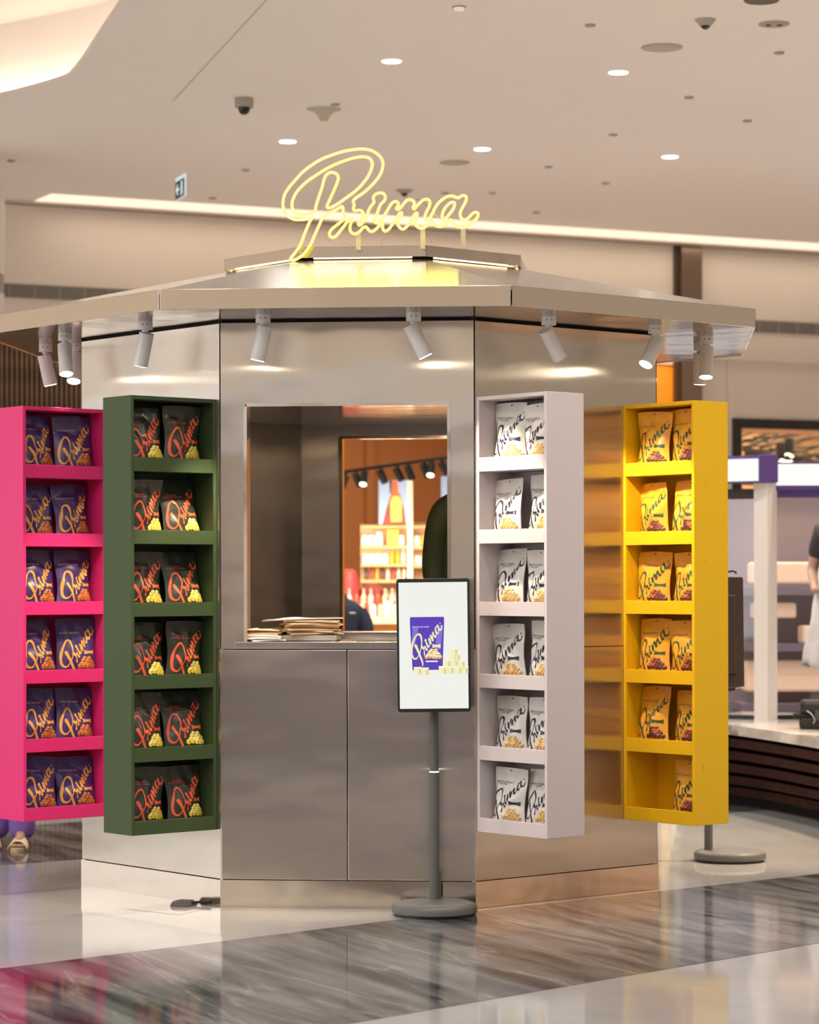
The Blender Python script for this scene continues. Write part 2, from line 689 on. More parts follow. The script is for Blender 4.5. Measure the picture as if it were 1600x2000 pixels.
# wooden slat cladding, left
M_SLAT = mat('walnut_slat', (.20, .115, .065), .55, var=(9, .3))
M_SLATB = mat('slat_backing', (.035, .022, .015), .8)
ta, _ = wall_at(-420, 700)
tb, _ = wall_at(330, 700)
clad = thing('slat_cladding', 'dark wooden vertical slat cladding on the wall at the left', 'wall cladding', wallpt(ta))
ob = MB().hexa([wallpt(ta, .03) - wallpt(ta), wallpt(tb, .03) - wallpt(ta), wallpt(tb, 0) - wallpt(ta), wallpt(ta, 0) - wallpt(ta)] + [p + Vector((0, 0, 3.8)) for p in [wallpt(ta, .03) - wallpt(ta), wallpt(tb, .03) - wallpt(ta), wallpt(tb, 0) - wallpt(ta), wallpt(ta, 0) - wallpt(ta)]]).build('backing', M_SLATB, clad)
sl = None
pitch = .0465
for i in range(int((tb - ta) / pitch)):
    if sl is None:
        q = [wallpt(0, .075) - wallpt(0), wallpt(.024, .075) - wallpt(0), wallpt(.024, .03) - wallpt(0), wallpt(0, .03) - wallpt(0)]
        sl = MB().hexa(q + [p + Vector((0, 0, 3.8)) for p in q]).build('slat', M_SLAT, clad)
        c = sl
    else:
        c = sl.copy()
        COL.objects.link(c)
        c.parent = clad
    c.location = wd * (i * pitch)
# side walls of the hall far out of the picture and the wall behind the viewer, all with added glow bands
wall_l = struct(MB().box(-14.2, -14, -14, 34, 0, 6.5).build('wall_left', M_WALL), 'wall with shops at the far left of the hall')
wall_r = struct(MB().box(16, 16.2, -14, 34, 0, 6.5).build('wall_right', M_WALL), 'wall with shops at the far right of the hall')
YR = -4.0
rear = struct(MB().box(-14, 16, YR - .3, YR, 0, 7.2).build('wall_front', mat('rear_wall', (.66, .60, .54), .7)), 'shop row across the hall behind the viewer')
rw = random.Random(3)


def added_glow_front(par, loc, rz, wdt, mid_c, mid_s, warm, top_c, top_s, low_c, low_s, high_s=.6):
    """one lit shop front fixed to a wall of the hall: fascia, cove, sign board, header light, pane, plinth"""
    w2 = wdt / 2  # invented glow and dark strips that give the steel something to mirror
    mw = Matrix.Translation(loc) @ Matrix.Rotation(rz, 4, 'Z')
    for nm, x0_, x1_, d, z0, z1, m in (
            ('lit_fascia', -w2, w2 + .28, .05, 3.55, 6.2, emat('fascia_%d' % len(MATS), (1, .80, .60), high_s)),
            ('cove_light', -w2, w2, .06, 3.02, 3.42, emat('cove_%d' % len(MATS), top_c, top_s)),
            ('sign_board', -w2, w2, .14, 2.62, 2.98, mat('shop_sign', (.03, .035, .025), .6)),
            ('header_light', -w2, w2, .05, 2.28, 2.58, emat('header_%d' % len(MATS), (1, .62, .36), warm)),
            ('shop_pane', -w2, w2, .04, .95, 2.24, emat('pane_%d' % len(MATS), mid_c, mid_s * 1.7)),
            ('plinth_light', -w2, w2, .06, .50, .88, emat('plinth_%d' % len(MATS), low_c, low_s)),
            ('shop_pier', w2, w2 + .28, .16, 0, 3.5, mat('shop_pier', (.10, .085, .075), .5))):
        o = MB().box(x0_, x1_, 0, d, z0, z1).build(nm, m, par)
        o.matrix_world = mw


x = -9.5
i = 0
pcs = [((1, .75, .5), .45), ((.8, .7, .62), .22), ((1, .82, .65), .6), ((.8, .62, .5), .25), ((.9, .85, .8), .4), ((1, .7, .45), .35)]
while x < 10:
    wdt = rw.uniform(1.1, 2.3)
    c, st = pcs[i % 6]
    pur = -2.6 < x < 2.2
    added_glow_front(rear, (x + wdt / 2, YR, 0), 0, wdt, c, st, rw.uniform(.5, 1.1), (.92, .95, 1.0), rw.uniform(.9, 1.5), (.32, .18, .95) if pur else (.5, .42, .36), 0.6 if pur else .3, rw.uniform(.62, .85))
    x += wdt + .3
    i += 1
y = 6.0
for j in range(5):
    added_glow_front(wall_l, (-14, y + 1.4, 0), -pi / 2, 2.8, (1, .95, .88), 1.2, 1.15, (.97, .98, 1.0), 1.3, (.98, .90, .82), 1.2, .8)
    y += 3.1
y = 8.0
for j in range(4):
    added_glow_front(wall_r, (16, y + 1.4, 0), pi / 2, 2.8, (.95, .52, .28), .75, 1.0, (1, .78, .55), .6, (.8, .42, .22), .6, .5)
    y += 3.1
light('shop_spill', 'SPOT', (3.8, 14.6, 4.6), 1500, (1, .70, .43), .25, (-.42, .22, -1), spot=radians(52), blend=.9)  # added spot with no fitting, warms the floor at the right
# ================================================================ KIOSK (octagon)
TH, KW, KX, KY = -.091, 1.2164, -.1634, 13.895
T8 = tan(pi / 8)
AP = KW / 2 / T8
ZTOP, ZSK, OV, ZFU, ZFL = 2.7895, .132, .485, 2.894, 2.8045
KC = Vector((KX, KY, 0))


def kn(k):
    a = TH - pi / 2 + k * pi / 4
    return Vector((cos(a), sin(a), 0))


def kt(k):
    a = TH + k * pi / 4
    return Vector((cos(a), sin(a), 0))


def kp(k, u, d, z):
    """point of wall k: u along it (right seen from outside), d outwards from its face; relative to the kiosk centre"""
    return kn(k) * (AP + d) + kt(k) * u + Vector((0, 0, z))


def kbox(mb, k, u0, u1, d0, d1, z0, z1, miter=0, gap=0.0):
    """miter: both ends follow the corner bisectors"""
    def uu(s, d):
        return s * ((AP + d) * T8 - gap)
    if miter:
        a0, a1, b0, b1 = uu(-1, d1), uu(1, d1), uu(-1, d0), uu(1, d0)
    else:
        a0, a1, b0, b1 = u0, u1, u0, u1
    return mb.hexa([kp(k, a0, d1, z0), kp(k, a1, d1, z0), kp(k, b1, d0, z0), kp(k, b0, d0, z0), kp(k, a0, d1, z1), kp(k, a1, d1, z1), kp(k, b1, d0, z1), kp(k, b0, d0, z1)])


kiosk = thing('kiosk', 'octagonal stainless steel kiosk with overhanging roof and serving window', 'kiosk', KC)
HWK = KW / 2
ZJ = 1.232           # joint between upper and lower panels
G = .004
WU0F, WU1F = -HWK + .118, HWK - .118
WZ0, WZ1 = 1.262, 2.398
for k in range(8):
    if k in (0, 4):
        WU0, WU1 = (WU0F, WU1F) if k == 0 else (WU0F, WU1F - .125)
        mb = MB()
        for (u0, u1, z0, z1) in ((-HWK + G, WU0, ZJ, ZTOP - .005), (WU1, HWK - G, ZJ, ZTOP - .005), (WU0, WU1, WZ1, ZTOP - .005), (WU0, WU1, ZJ, WZ0)):
            kbox(mb, k, u0, u1, -.035, 0, z0, z1)
        mb.build('window_panel', M_STEEL, kiosk)
        for (u0, u1) in ((-HWK + .002, -.002), (.002, HWK - .002)):
            kbox(MB(), k, u0, u1, -.03, -.002, ZSK + .003, ZJ - .004).build('door_panel', M_STEEL, kiosk, bevel=.003)
        # window reveal
        rv = MB()
        kbox(rv, k, WU0 - .004, WU0 + .012, -.10, .002, WZ0, WZ1)
        kbox(rv, k, WU1 - .012, WU1 + .004, -.10, .002, WZ0, WZ1)
        kbox(rv, k, WU0, WU1, -.10, .002, WZ1 - .012, WZ1 + .004)
        rv.build('window_reveal', M_MIRROR, kiosk)
    else:
        kbox(MB(), k, -HWK + G, HWK - G, -.03, 0, ZJ, ZTOP - .005).build('wall_panel', M_STEEL, kiosk, bevel=.002)
        kbox(MB(), k, -HWK + .0015, HWK - .0015, -.03, -.001, ZSK + .003, ZJ - .003).build('wall_panel', M_STEEL, kiosk, bevel=.002)
    # skirting, corner joint
    kbox(MB(), k, 0, 0, -.03, .004, 0, ZSK, 1).build('skirting_panel', M_MIRROR, kiosk)
    c = kp(k, HWK, 0, 0)
    MB().cyl(c - c.normalized() * .014 + Vector((0, 0, ZJ)), c - c.normalized() * .014 + Vector((0, 0, ZFL)), .013, n=8).build('corner_joint', M_DARK, kiosk)
    MB().cyl(c - c.normalized() * .014 + Vector((0, 0, ZSK)), c - c.normalized() * .014 + Vector((0, 0, ZJ)), .011, n=8).build('corner_joint', M_STEEL, kiosk)
    # dark shadow gap under the soffit
    kbox(MB(), k, 0, 0, -.04, -.014, ZTOP - .012, ZTOP + .006, 1).build('shadow_gap', M_DARK, kiosk)
    # soffit
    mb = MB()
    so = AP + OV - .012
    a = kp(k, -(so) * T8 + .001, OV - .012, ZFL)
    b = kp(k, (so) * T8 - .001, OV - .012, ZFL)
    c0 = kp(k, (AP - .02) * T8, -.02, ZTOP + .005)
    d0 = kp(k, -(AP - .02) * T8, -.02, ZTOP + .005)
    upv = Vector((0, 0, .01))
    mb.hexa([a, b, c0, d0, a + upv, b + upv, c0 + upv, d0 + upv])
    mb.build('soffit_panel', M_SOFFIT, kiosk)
    # fascia
    kbox(MB(), k, 0, 0, OV - .012, OV, ZFL - .004, ZFU, 1, .003).build('fascia_panel', M_MIRROR, kiosk, bevel=.0015)
    # roof slope
    AI, ZI = .70, 3.178
    a = kp(k, -(AP + OV - .004) * T8, OV - .004, ZFU - .002)
    b = kp(k, (AP + OV - .004) * T8, OV - .004, ZFU - .002)
    c0 = kp(k, AI * T8, AI - AP, ZI)
    d0 = kp(k, -AI * T8, AI - AP, ZI)
    dn = Vector((0, 0, -.02))
    MB().hexa([a + dn, b + dn, c0 + dn, d0 + dn, a, b, c0, d0]).build('roof_panel', M_ROOF, kiosk)
    # cap
    AC = .772
    kbox(MB(), k, 0, 0, AC - .012 - AP, AC - AP, 3.177, 3.233, 1, .001).build('cap_fascia', M_MIRROR, kiosk)
    mb = MB()
    ring = [kp(k, -(.752) * T8 * .8, .752 - AP, 3.1735), kp(k, .752 * T8 * .8, .752 - AP, 3.1735), kp(k, .742 * T8 * .8, .742 - AP, 3.1735), kp(k, -.742 * T8 * .8, .742 - AP, 3.1735)]
    mb.hexa(ring + [p + Vector((0, 0, .005)) for p in ring])
    mb.build('cap_light', emat('cap_led', (1, .72, .38), 4), kiosk)
    r0 = [Vector((0, 0, 3.232)), kp(k, -(AC - .006) * T8, AC - .006 - AP, 3.232), kp(k, (AC - .006) * T8, AC - .006 - AP, 3.232)]
    MB().add([p for p in r0] + [p - Vector((0, 0, .01)) for p in r0], [(0, 1, 2), (5, 4, 3), (0, 2, 5, 3), (0, 3, 4, 1), (1, 4, 5, 2)]).build('cap_top', M_MIRROR, kiosk)
# interior ceiling and floor
oct_in = [tuple((kp(k, -(AP - .04) * T8, -.04, 0)).xy) for k in range(8)]
MB().prism(oct_in, 2.47, 2.49).build('inner_ceiling', mat('inner_ceiling', (.40, .31, .22), .16, 1.0, bump=(3, .25, .02)), kiosk)
MB().prism(oct_in, .10, .128).build('inner_floor', mat('inner_floor', (.12, .10, .09), .6), kiosk)
# serving counter behind the front window, with upstand
ct = MB()
WU0, WU1 = WU0F, WU1F
kbox(ct, 0, WU0 - .05, WU1 + .05, -.52, .006, ZJ + .004, ZJ + .034)
ct.build('counter', M_STEEL, kiosk, bevel=.003)
kbox(MB(), 0, -.19, WU1, -.40, -.385, ZJ + .036, ZJ + .066).build('counter_upstand', M_STEEL, kiosk)
cb4 = MB()
kbox(cb4, 4, WU0 - .05, WU1 + .05, -.40, .006, ZJ + .004, ZJ + .03)
cb4.build('counter', M_STEEL, kiosk, bevel=.003)
# small lamp in the kiosk ceiling
lampp = on_z(773, 785, 2.47)
kl = thing('downlight', 'small round lamp in the ceiling inside the kiosk window', 'downlight', lampp)
MB().lathe([(.055, -.012), (.055, 0)]).build('rim', M_WHITEMETAL, kl, True)
MB().lathe([(.046, -.016), (.046, -.012)]).build('lens', emat('kiosk_lamp', (1, .82, .55), 10), kl)
light('kiosk_inner_light', 'AREA', (lampp.x, lampp.y, 2.44), 12, (1, .72, .46), .1, (0, 0, -1))
light('counter_light', 'SPOT', (KX - .36, 12.53, 2.37), 150, (1, .80, .56), .03, (0, .10, -1), spot=radians(44), blend=.5)  # extra spot without a lamp body, added to brighten the bag pile

# ---------------------------------------------------------------- things on the counter
M_PAPER = mat('kraft_paper', (.82, .56, .31), .8, var=(20, .12))
M_PAPERW = mat('white_paper', (.86, .80, .72), .8)
ctop = ZJ + .034
rp = random.Random(11)


def sheet_bag(name, k, u, d, z, w, h, rot, material, lab, grp):
    """flat folded paper bag lying down, with fold lines and a slightly curled mouth"""
    mb = MB()
    nx, ny = 6, 5
    for s, sg in ((0, 1), (1, -1)):
        vs = []
        for j in range(ny + 1):
            for i in range(nx + 1):
                x = (i / nx - .5) * w
                y = (j / ny - .5) * h
                e = (abs(i / nx - .5) * 2) ** 2
                zz = (.0036 * (1 - e * .5) + .006 * (j / ny) ** 3 * sin(i * 1.3 + u * 9)) + .0036 * sg
                vs.append((x, y, zz))
        fs = []
        for j in range(ny):
            for i in range(nx):
                a = j * (nx + 1) + i
                fs.append((a, a + 1, a + nx + 2, a + nx + 1))
        mb.add(vs, fs)
    per = [j * (nx + 1) for j in range(ny + 1)] + [ny * (nx + 1) + i for i in range(1, nx + 1)] + [j * (nx + 1) + nx for j in range(ny - 1, -1, -1)] + [i for i in range(nx - 1, 0, -1)]
    N = (nx + 1) * (ny + 1)
    mb.f += [(per[i], per[(i + 1) % len(per)], per[(i + 1) % len(per)] + N, per[i] + N) for i in range(len(per))]
    mb.m += [0] * len(per)
    o = mb.build(name, material)
    p = KC + kp(k, u, d, z)
    o.location = p
    o.rotation_euler = (rp.uniform(-.02, .02), rp.uniform(-.03, .03), TH + rot)
    tag(o, lab, 'paper bag', grp)
    return o


ords = ['bottom', 'second lowest', 'third lowest', 'fourth lowest', 'fifth lowest', 'sixth lowest', 'seventh lowest', 'eighth lowest', 'ninth lowest', 'tenth lowest', 'eleventh lowest', 'twelfth lowest']
# clear tray under the pile
tr = thing('tray', 'low clear plastic tray under the pile of paper bags', 'tray', KC + kp(0, -.19, -.17, ctop), TH)
MB().box(-.13, .13, -.09, .09, 0, .006).build('base', mat('smoky_plastic', (.10, .09, .08), .2), tr)
for (x0, x1, y0, y1) in ((-.13, .13, -.09, -.084), (-.13, .13, .084, .09), (-.13, -.124, -.084, .084), (.124, .13, -.084, .084)):
    MB().box(x0, x1, y0, y1, .006, .03).build('rim', mat('clear_plastic', (.42, .38, .33), .15), tr)
for i in range(10):
    sheet_bag('paper_bag', 0, -.19 + rp.uniform(-.012, .02), -.19 + rp.uniform(-.01, .02), ctop + .034 + i * .0068, .26, .20, radians(8 + rp.uniform(-16, 16)), M_PAPER, 'brown paper bag in the pile on the serving counter, %s of the pile' % ords[i], 'brown paper bags on the counter')
topb = sheet_bag('paper_bag', 0, -.24, -.20, ctop + .104, .34, .24, radians(24), M_PAPERW, 'white printed paper bag on top of the brown bag pile', None)
pm = MB()
for cpts in ([(-.02, .01), (.0, .04), (.03, .05), (.06, .03)], [(.0, .0), (.06, .05)], [(.06, 0), (.0, .045)], [(-.08, -.02), (-.06, 0), (-.05, -.02), (-.03, 0)]):
    cc = catmull(cpts, 4, False)
    pm.tube([(x, y, .0052) for x, y in cc], .0028, 4)
pm.build('print', M_BLACK, topb)
for i in range(7):
    sheet_bag('paper_bag', 0, -.40 + rp.uniform(-.01, .01), -.17 + rp.uniform(-.015, .015), ctop + .003 + i * .0082, .16, .24, radians(rp.uniform(-6, 6)), M_PAPERW if i < 4 else M_PAPER, 'pale paper bag stacked at the left end of the counter, %s of the stack' % ords[i], 'pale paper bags at the counter end')

# ================================================================ spotlights under the roof
M_SPOTGLOW = emat('spot_lens', (1, .86, .66), 30)


def track_spot(px, py, dirv, label, energy, spot=radians(58)):
    base = on_z(px, py, ZFL)
    t = thing('spotlight', label, 'spotlight', base, 0, 'white spotlights under the kiosk roof')
    MB().lathe([(.034, -.044), (.035, -.042), (.035, 0)], n=24).build('canopy', M_WHITEMETAL, t, True)
    MB().cyl((0, 0, -.044), (0, 0, -.056), .017, n=14).build('collar', M_WHITEMETAL, t, True)
    MB().cyl((0, 0, -.056), (0, 0, -.095), .0085, n=10).build('arm', M_WHITEMETAL, t, True)
    d = Vector(dirv).normalized()
    piv = Vector((0, 0, -.095))
    a = piv - d * .035
    b = piv + d * .125
    hd = MB().cyl(a, b, .036, n=28)
    hd = hd.build('head', M_WHITEMETAL, t, True)
    MB().cyl(b - d * .0, b + d * .0015, .031, n=24).build('lens', M_SPOTGLOW, hd)
    for s in (1, -1):
        q = Vector((.012 * s, -.034, -.022))
        MB().cyl(q, q + Vector((0, -.002, 0)), .0028, n=8).build('screw', M_DARK, t)
    wp = base + b + d * .012
    light('spot_beam', 'SPOT', wp, energy, (1, .80, .58), .03, d, spot=spot, blend=.65)
    return t


track_spot(514, 613, (-.22, .05, -1), 'white spotlight above the left edge of the serving window', 120)
track_spot(808, 609, (.42, .04, -.85), 'white spotlight above the right edge of the serving window, tilted right', 105)
track_spot(284, 626, (-.22, .20, -1), 'white spotlight above the dark green rack', 120)
track_spot(1072, 617, (.46, .40, -.85), 'white spotlight above the white rack, half lost in the glare', 110)
track_spot(1280, 634, (-.42, -.38, -.85), 'white spotlight tilted left above the yellow rack', 55)
track_spot(1380, 655, (-.05, -.25, -1), 'white spotlight at the right end of the roof, glowing lens', 40)
track_spot(127, 649, (.10, -.35, -1), 'white spotlight above the pink rack with a bright lens', 40)
track_spot(89, 671, (.20, .12, -1), 'leftmost white spotlight below the roof', 26)
track_spot(1368, 668, (.0, .2, -1), 'white spotlight half hidden behind the one at the right roof end', 22)
track_spot(147, 668, (-.02, -.45, -1), 'white spotlight with a blazing lens at the left kiosk corner', 36)

# ================================================================ neon sign
NO = [(200, 1640), (260, 1560), (330, 1460), (390, 1310), (440, 1190), (475, 1110), (505, 1052), (440, 1075), (340, 1085), (250, 1080), (180, 1045), (125, 985), (95, 900), (95, 810), (125, 710), (185, 620), (270, 520), (370, 410), (500, 310), (640, 225), (780, 170), (930, 120), (1080, 90), (1220, 80), (1330, 95), (1420, 140), (1490, 210), (1515, 300), (1490, 410), (1430, 510), (1340, 610), (1240, 700), (1130, 775)]
NO = [(540 + x / 7.273, 280 + y / 7.273) for x, y in NO]
N2 = [(600, 330), (622, 400), (602, 470), (630, 512), (720, 505), (775, 530), (795, 590), (760, 660), (715, 730), (700, 775), (725, 800), (780, 760), (840, 670), (880, 600), (905, 500), (960, 410), (1010, 350), (990, 270), (1030, 200), (1100, 170), (1180, 175), (1225, 230), (1215, 310), (1145, 380), (1110, 450), (1070, 560), (1030, 640), (1015, 710), (1040, 755), (1100, 745), (1170, 670), (1220, 590), (1280, 490), (1330, 400), (1390, 345), (1450, 340), (1485, 380), (1470, 430), (1440, 470), (1480, 490), (1530, 450)]
NO += [(630 + x / 10, 360 + y / 10) for x, y in N2]
N3 = [(90, 350), (150, 290), (220, 285), (275, 330), (270, 390), (250, 430), (280, 450), (330, 390), (400, 320), (470, 275), (540, 285), (565, 340), (545, 420), (500, 510), (465, 600), (485, 640), (540, 630), (590, 570), (640, 470), (700, 370), (780, 290), (870, 230), (970, 215), (1040, 235), (1090, 250), (1150, 210), (1210, 210), (1235, 260), (1215, 330), (1160, 430), (1120, 520), (1130, 600), (1170, 650), (1230, 645), (1290, 600), (1350, 535), (1410, 515), (1450, 540), (1440, 600), (1390, 660), (1310, 730), (1220, 780), (1120, 790), (1030, 755), (980, 700), (945, 655), (900, 680), (850, 735), (760, 780), (680, 760), (620, 700), (590, 670), (555, 715), (480, 780), (400, 810), (320, 770), (285, 690), (310, 610), (335, 550), (315, 525), (270, 570), (230, 650), (170, 740), (100, 810), (45, 820)]
NO += [(780 + x / 9.41, 360 + y / 9.41) for x, y in N3]
N4 = [(1480, 805), (1482, 720), (1520, 650), (1550, 580), (1538, 552), (1490, 590), (1440, 680), (1370, 770), (1310, 860), (1240, 915), (1190, 890), (1172, 825), (1182, 785), (1155, 772), (1110, 810), (1050, 870), (980, 920), (920, 910), (870, 850), (830, 830), (780, 860), (720, 930), (640, 970), (580, 950), (540, 900), (540, 820), (560, 750), (590, 690), (570, 660), (520, 680), (450, 780), (380, 870), (300, 970), (240, 1030), (170, 1030), (135, 970), (170, 890), (250, 820), (340, 750), (400, 690), (430, 620), (405, 540), (402, 465), (380, 432), (310, 470), (220, 520), (120, 560)]
NO += [(630 + x / 10, 360 + y / 10) for x, y in N4]
N5 = [(740, 990), (680, 1030), (640, 1090), (600, 1180), (545, 1300), (500, 1410), (450, 1490), (390, 1570), (310, 1632), (235, 1662)]
NO += [(540 + x / 7.273, 280 + y / 7.273) for x, y in N5]
NI = [(545, 960), (560, 900), (590, 800), (620, 710), (650, 620), (675, 520), (700, 460), (750, 420), (810, 415), (860, 440), (880, 490), (865, 550), (830, 640), (790, 730), (745, 830), (720, 890), (740, 918), (800, 900), (900, 840), (1010, 760), (1120, 680), (1220, 580), (1300, 470), (1355, 350), (1360, 270), (1320, 210), (1240, 190), (1130, 200), (1000, 235), (870, 285), (740, 345), (600, 430), (450, 530), (350, 620), (270, 720), (225, 830), (230, 930), (280, 985), (370, 1010), (460, 1000)]
NI = [(540 + x / 7.273, 280 + y / 7.273) for x, y in NI]
NA = [(800, 635), (790, 560), (820, 470), (880, 390), (950, 335), (1010, 335), (1015, 390), (980, 470), (910, 560), (845, 630)]
NA = [(780 + x / 9.41, 360 + y / 9.41) for x, y in NA]
SD = .815                      # distance of the sign plane from the kiosk axis
sgp = KC + kn(0) * SD
sd2 = kt(0)
sign = thing('neon_sign', 'glowing pale yellow neon script sign reading Prima on the kiosk roof', 'neon sign', sgp + Vector((0, 0, 3.16)))
M_NEON = [emat('neon_jacket', (1.0, .76, .06), 1.35), emat('neon_core', (1.0, .74, .38), 1.22)]


def sg3(px, py):
    return on_wall(px, py, (sgp.x, sgp.y), (sd2.x, sd2.y)) - Vector(sign.location)


for loop in (NO, NI, NA):
    pts = [sg3(x, y) for x, y in catmull(loop, 3)]
    nt_ = MB().tube(pts, .0080, 16, True).mesh('neon_tube', M_NEON)
    for pl_ in nt_.polygons:
        pl_.material_index = 1 if pl_.normal.dot(kn(0)) > .6 else 0
    link('neon_tube', nt_, sign)
M_ACR = mat('clear_acrylic', (.72, .68, .60), .15, trans=.6)
M_WIRE = mat('thin_wire', (.22, .18, .14), .5)
for px, y0 in ((700, 452), (826, 442), (905, 440), (590, 470)):
    a = sg3(px, y0)
    b = sg3(px, 484)
    b.z = min(b.z, .05)
    MB().box(a.x - .012, a.x + .012, a.y + .004, a.y + .008, b.z, a.z).build('bracket', M_ACR, sign)
for pts in ([(630, 455), (640, 468), (655, 477)], [(665, 478), (668, 474), (676, 473), (683, 477)], [(693, 478), (698, 473), (708, 474)], [(745, 478), (747, 466), (760, 464)], [(785, 462), (795, 470), (802, 476)], [(833, 450), (840, 462), (842, 475)], [(857, 445), (856, 460), (850, 472)], [(888, 447), (900, 462), (908, 480), (910, 486)], [(912, 447), (918, 458)], [(812, 388), (825, 394), (850, 420), (870, 432)]):
    c3 = [sg3(x, y) + kn(0) * -.012 for x, y in catmull(pts, 4, False)]
    MB().tube(c3, .0012, 5).build('wire', M_WIRE, sign)
light('neon_glow', 'AREA', sgp + kt(0) * .05 + kn(0) * .05 + Vector((0, 0, 3.42)), 9, (1, .80, .05), .85, tuple(kn(0) * .6 - Vector((0, 0, 1))), .15)  # added area light, deepens the sign's yellow reflection in the roof
# ================================================================ DISPLAY RACKS
RL, RT, RZU, RZL = .4874, .2364, 2.4231, .3694
LIPH, PITCH = .066, .34
RACKC = {
    'pink': mat('hot_pink_paint', (.80, .026, .195), .42),
    'green': mat('bottle_green_paint', (.041, .070, .022), .5),
    'white': mat('lilac_white_paint', (.67, .595, .595), .45),
    'yellow': mat('sunny_yellow_paint', (.88, .51, .004), .42),
}
RL_LABEL = {
    'pink': 'tall hot pink display rack on the left side of the kiosk',
    'green': 'tall dark green display rack beside the serving window',
    'white': 'tall white display rack to the right of the serving window',
    'yellow': 'tall yellow display rack at the right end of the kiosk',
}
FR = {}


def rack(col, k, s):
    n_, t_ = kn(k), kt(k)
    if k == 7:
        org = KC + kp(7, HWK - s, RL, 0)
        X = -n_
    else:
        org = KC + kp(1, -HWK + s, 0, 0)
        X = n_
    ang = atan2(X.y, X.x)
    m = RACKC[col]
    r = thing('display_rack', RL_LABEL[col], 'display rack', (org.x, org.y, RZL), ang)
    H = RZU - RZL
    th = .018
    MB().box(0, th, 0, RT, 0, H).build('side_panel', m, r, bevel=.002)
    MB().box(RL - th, RL, 0, RT, 0, H).build('side_panel', m, r, bevel=.002)
    MB().box(th, RL - th, .0005, RT - .001, H - th, H).build('top_panel', m, r, bevel=.0015)
    MB().box(th, RL - th, RT - .014, RT - .001, 0, H - th).build('back_panel', m, r)
    for i in range(6):
        z = i * PITCH
        sh = MB().box(th, RL - th, .014, RT - .014, z, z + .016).build('shelf', m, r)
        MB().box(th, RL - th, .0005, .014, z, z + LIPH).build('lip', m, sh, bevel=.0015)
    FR[col] = (Vector((org.x, org.y, 0)), ang)
    return r


rack('green', 7, .0301)
rack('pink', 7, .985)
rack('white', 1, .0109)
rack('yellow', 1, .9792)

# ================================================================ WAFER POUCHES
BW, BH = .226, .304


def make_pouch_fn(seed):
    rr = random.Random(seed)
    ph = [rr.uniform(0, 6.28) for _ in range(12)]
    cr = [(rr.uniform(-.4, .4), rr.uniform(.35, .8), rr.uniform(0, pi), rr.uniform(.006, .013), rr.uniform(.05, .11)) for _ in range(7)]
    wob = rr.uniform(.6, 1.4)
    lean = rr.uniform(-.02, .03)

    def f(u, v, side=-1):
        """u -.5..,.5 across, v 0..1 up, side -1 front / +1 back"""
        e = abs(2 * u)
        halfw = BW / 2 * (1.0 - .10 * sin(pi * min(1, max(0, (v - .12) / .7))) * wob + .012 * sin(9 * v + ph[0]))
        x = 2 * u * halfw + .006 * sin(3 * v + ph[1]) * v
        full = max(0.0, 1 - e ** 3.2)
        belly = .038 * max(0.0, 1 - max(0, (v - .30) / .50) ** 1.6 if v > .30 else 1 - .15 * (1 - v / .30) ** 2)
        if v > .80:
            belly = 0
        d = .0015 + belly * full
        for (cu, cv_, a, amp, wd_) in cr:
            du, dv = u - cu, v - cv_
            q = du * cos(a) + dv * sin(a)
            p = -du * sin(a) + dv * cos(a)
            d += amp * math.exp(-(q / wd_) ** 2 - (p / .28) ** 2) * (1 if sin(ph[2] + cu * 20) > 0 else -.8) * full * (1 if v < .82 else .15)
        d += .0022 * sin(16 * u + 9 * v + ph[3]) * full * min(1, v * 3)
        d = max(.001, d)
        z = v * BH - .004 * (e ** 2) * (v > .9) * wob
        yo = lean * v * v + .010 * sin(2.2 * u + ph[4]) * v ** 3
        return Vector((x, side * d + yo, z))
    return f


def pouch_mesh(name, f, material):
    nx, ny = 18, 24
    mb = MB()
    N = (nx + 1) * (ny + 1)
    for side in (-1, 1):
        vs = [f(i / nx - .5, j / ny, side) for j in range(ny + 1) for i in range(nx + 1)]
        mb.add(vs, [(j * (nx + 1) + i, j * (nx + 1) + i + 1, (j + 1) * (nx + 1) + i + 1, (j + 1) * (nx + 1) + i) for j in range(ny) for i in range(nx)])
    per = [i for i in range(nx)] + [j * (nx + 1) + nx for j in range(ny)] + [ny * (nx + 1) + i for i in range(nx, 0, -1)] + [j * (nx + 1) for j in range(ny, 0, -1)]
    fs = [(per[i], per[(i + 1) % len(per)], per[(i + 1) % len(per)] + N, per[i] + N) for i in range(len(per))]
    mb.f += fs
    mb.m += [0] * len(fs)
    return mb.mesh(name, material, True)


# logo in unit coordinates (from the sign outline), turned up the pouch
lo = [catmull(l, 2) for l in (NO, NI, NA)]
cxl, cyl_ = 745, 400
LA = radians(47)


def lrot(p):
    x, y = p[0] - cxl, -(p[1] - cyl_)
    return (x * cos(LA) - y * sin(LA), x * sin(LA) + y * cos(LA))


lo = [[lrot(p) for p in l] for l in lo]
xs = [p[0] for p in lo[0]]
ys = [p[1] for p in lo[0]]
x0, x1, y0, y1 = min(xs), max(xs), min(ys), max(ys)
# place: u from -.46 to .46, v from .02 to .80 (aspect kept)
LS = .92 * BW / (x1 - x0)
LH = (y1 - y0) * LS / BH
LOGO = []
for l in lo:
    LOGO.append([(((p[0] - x0) / (x1 - x0) - .5) * .92 + .0, .06 + (p[1] - y0) / (y1 - y0) * min(.76, LH)) for p in l])


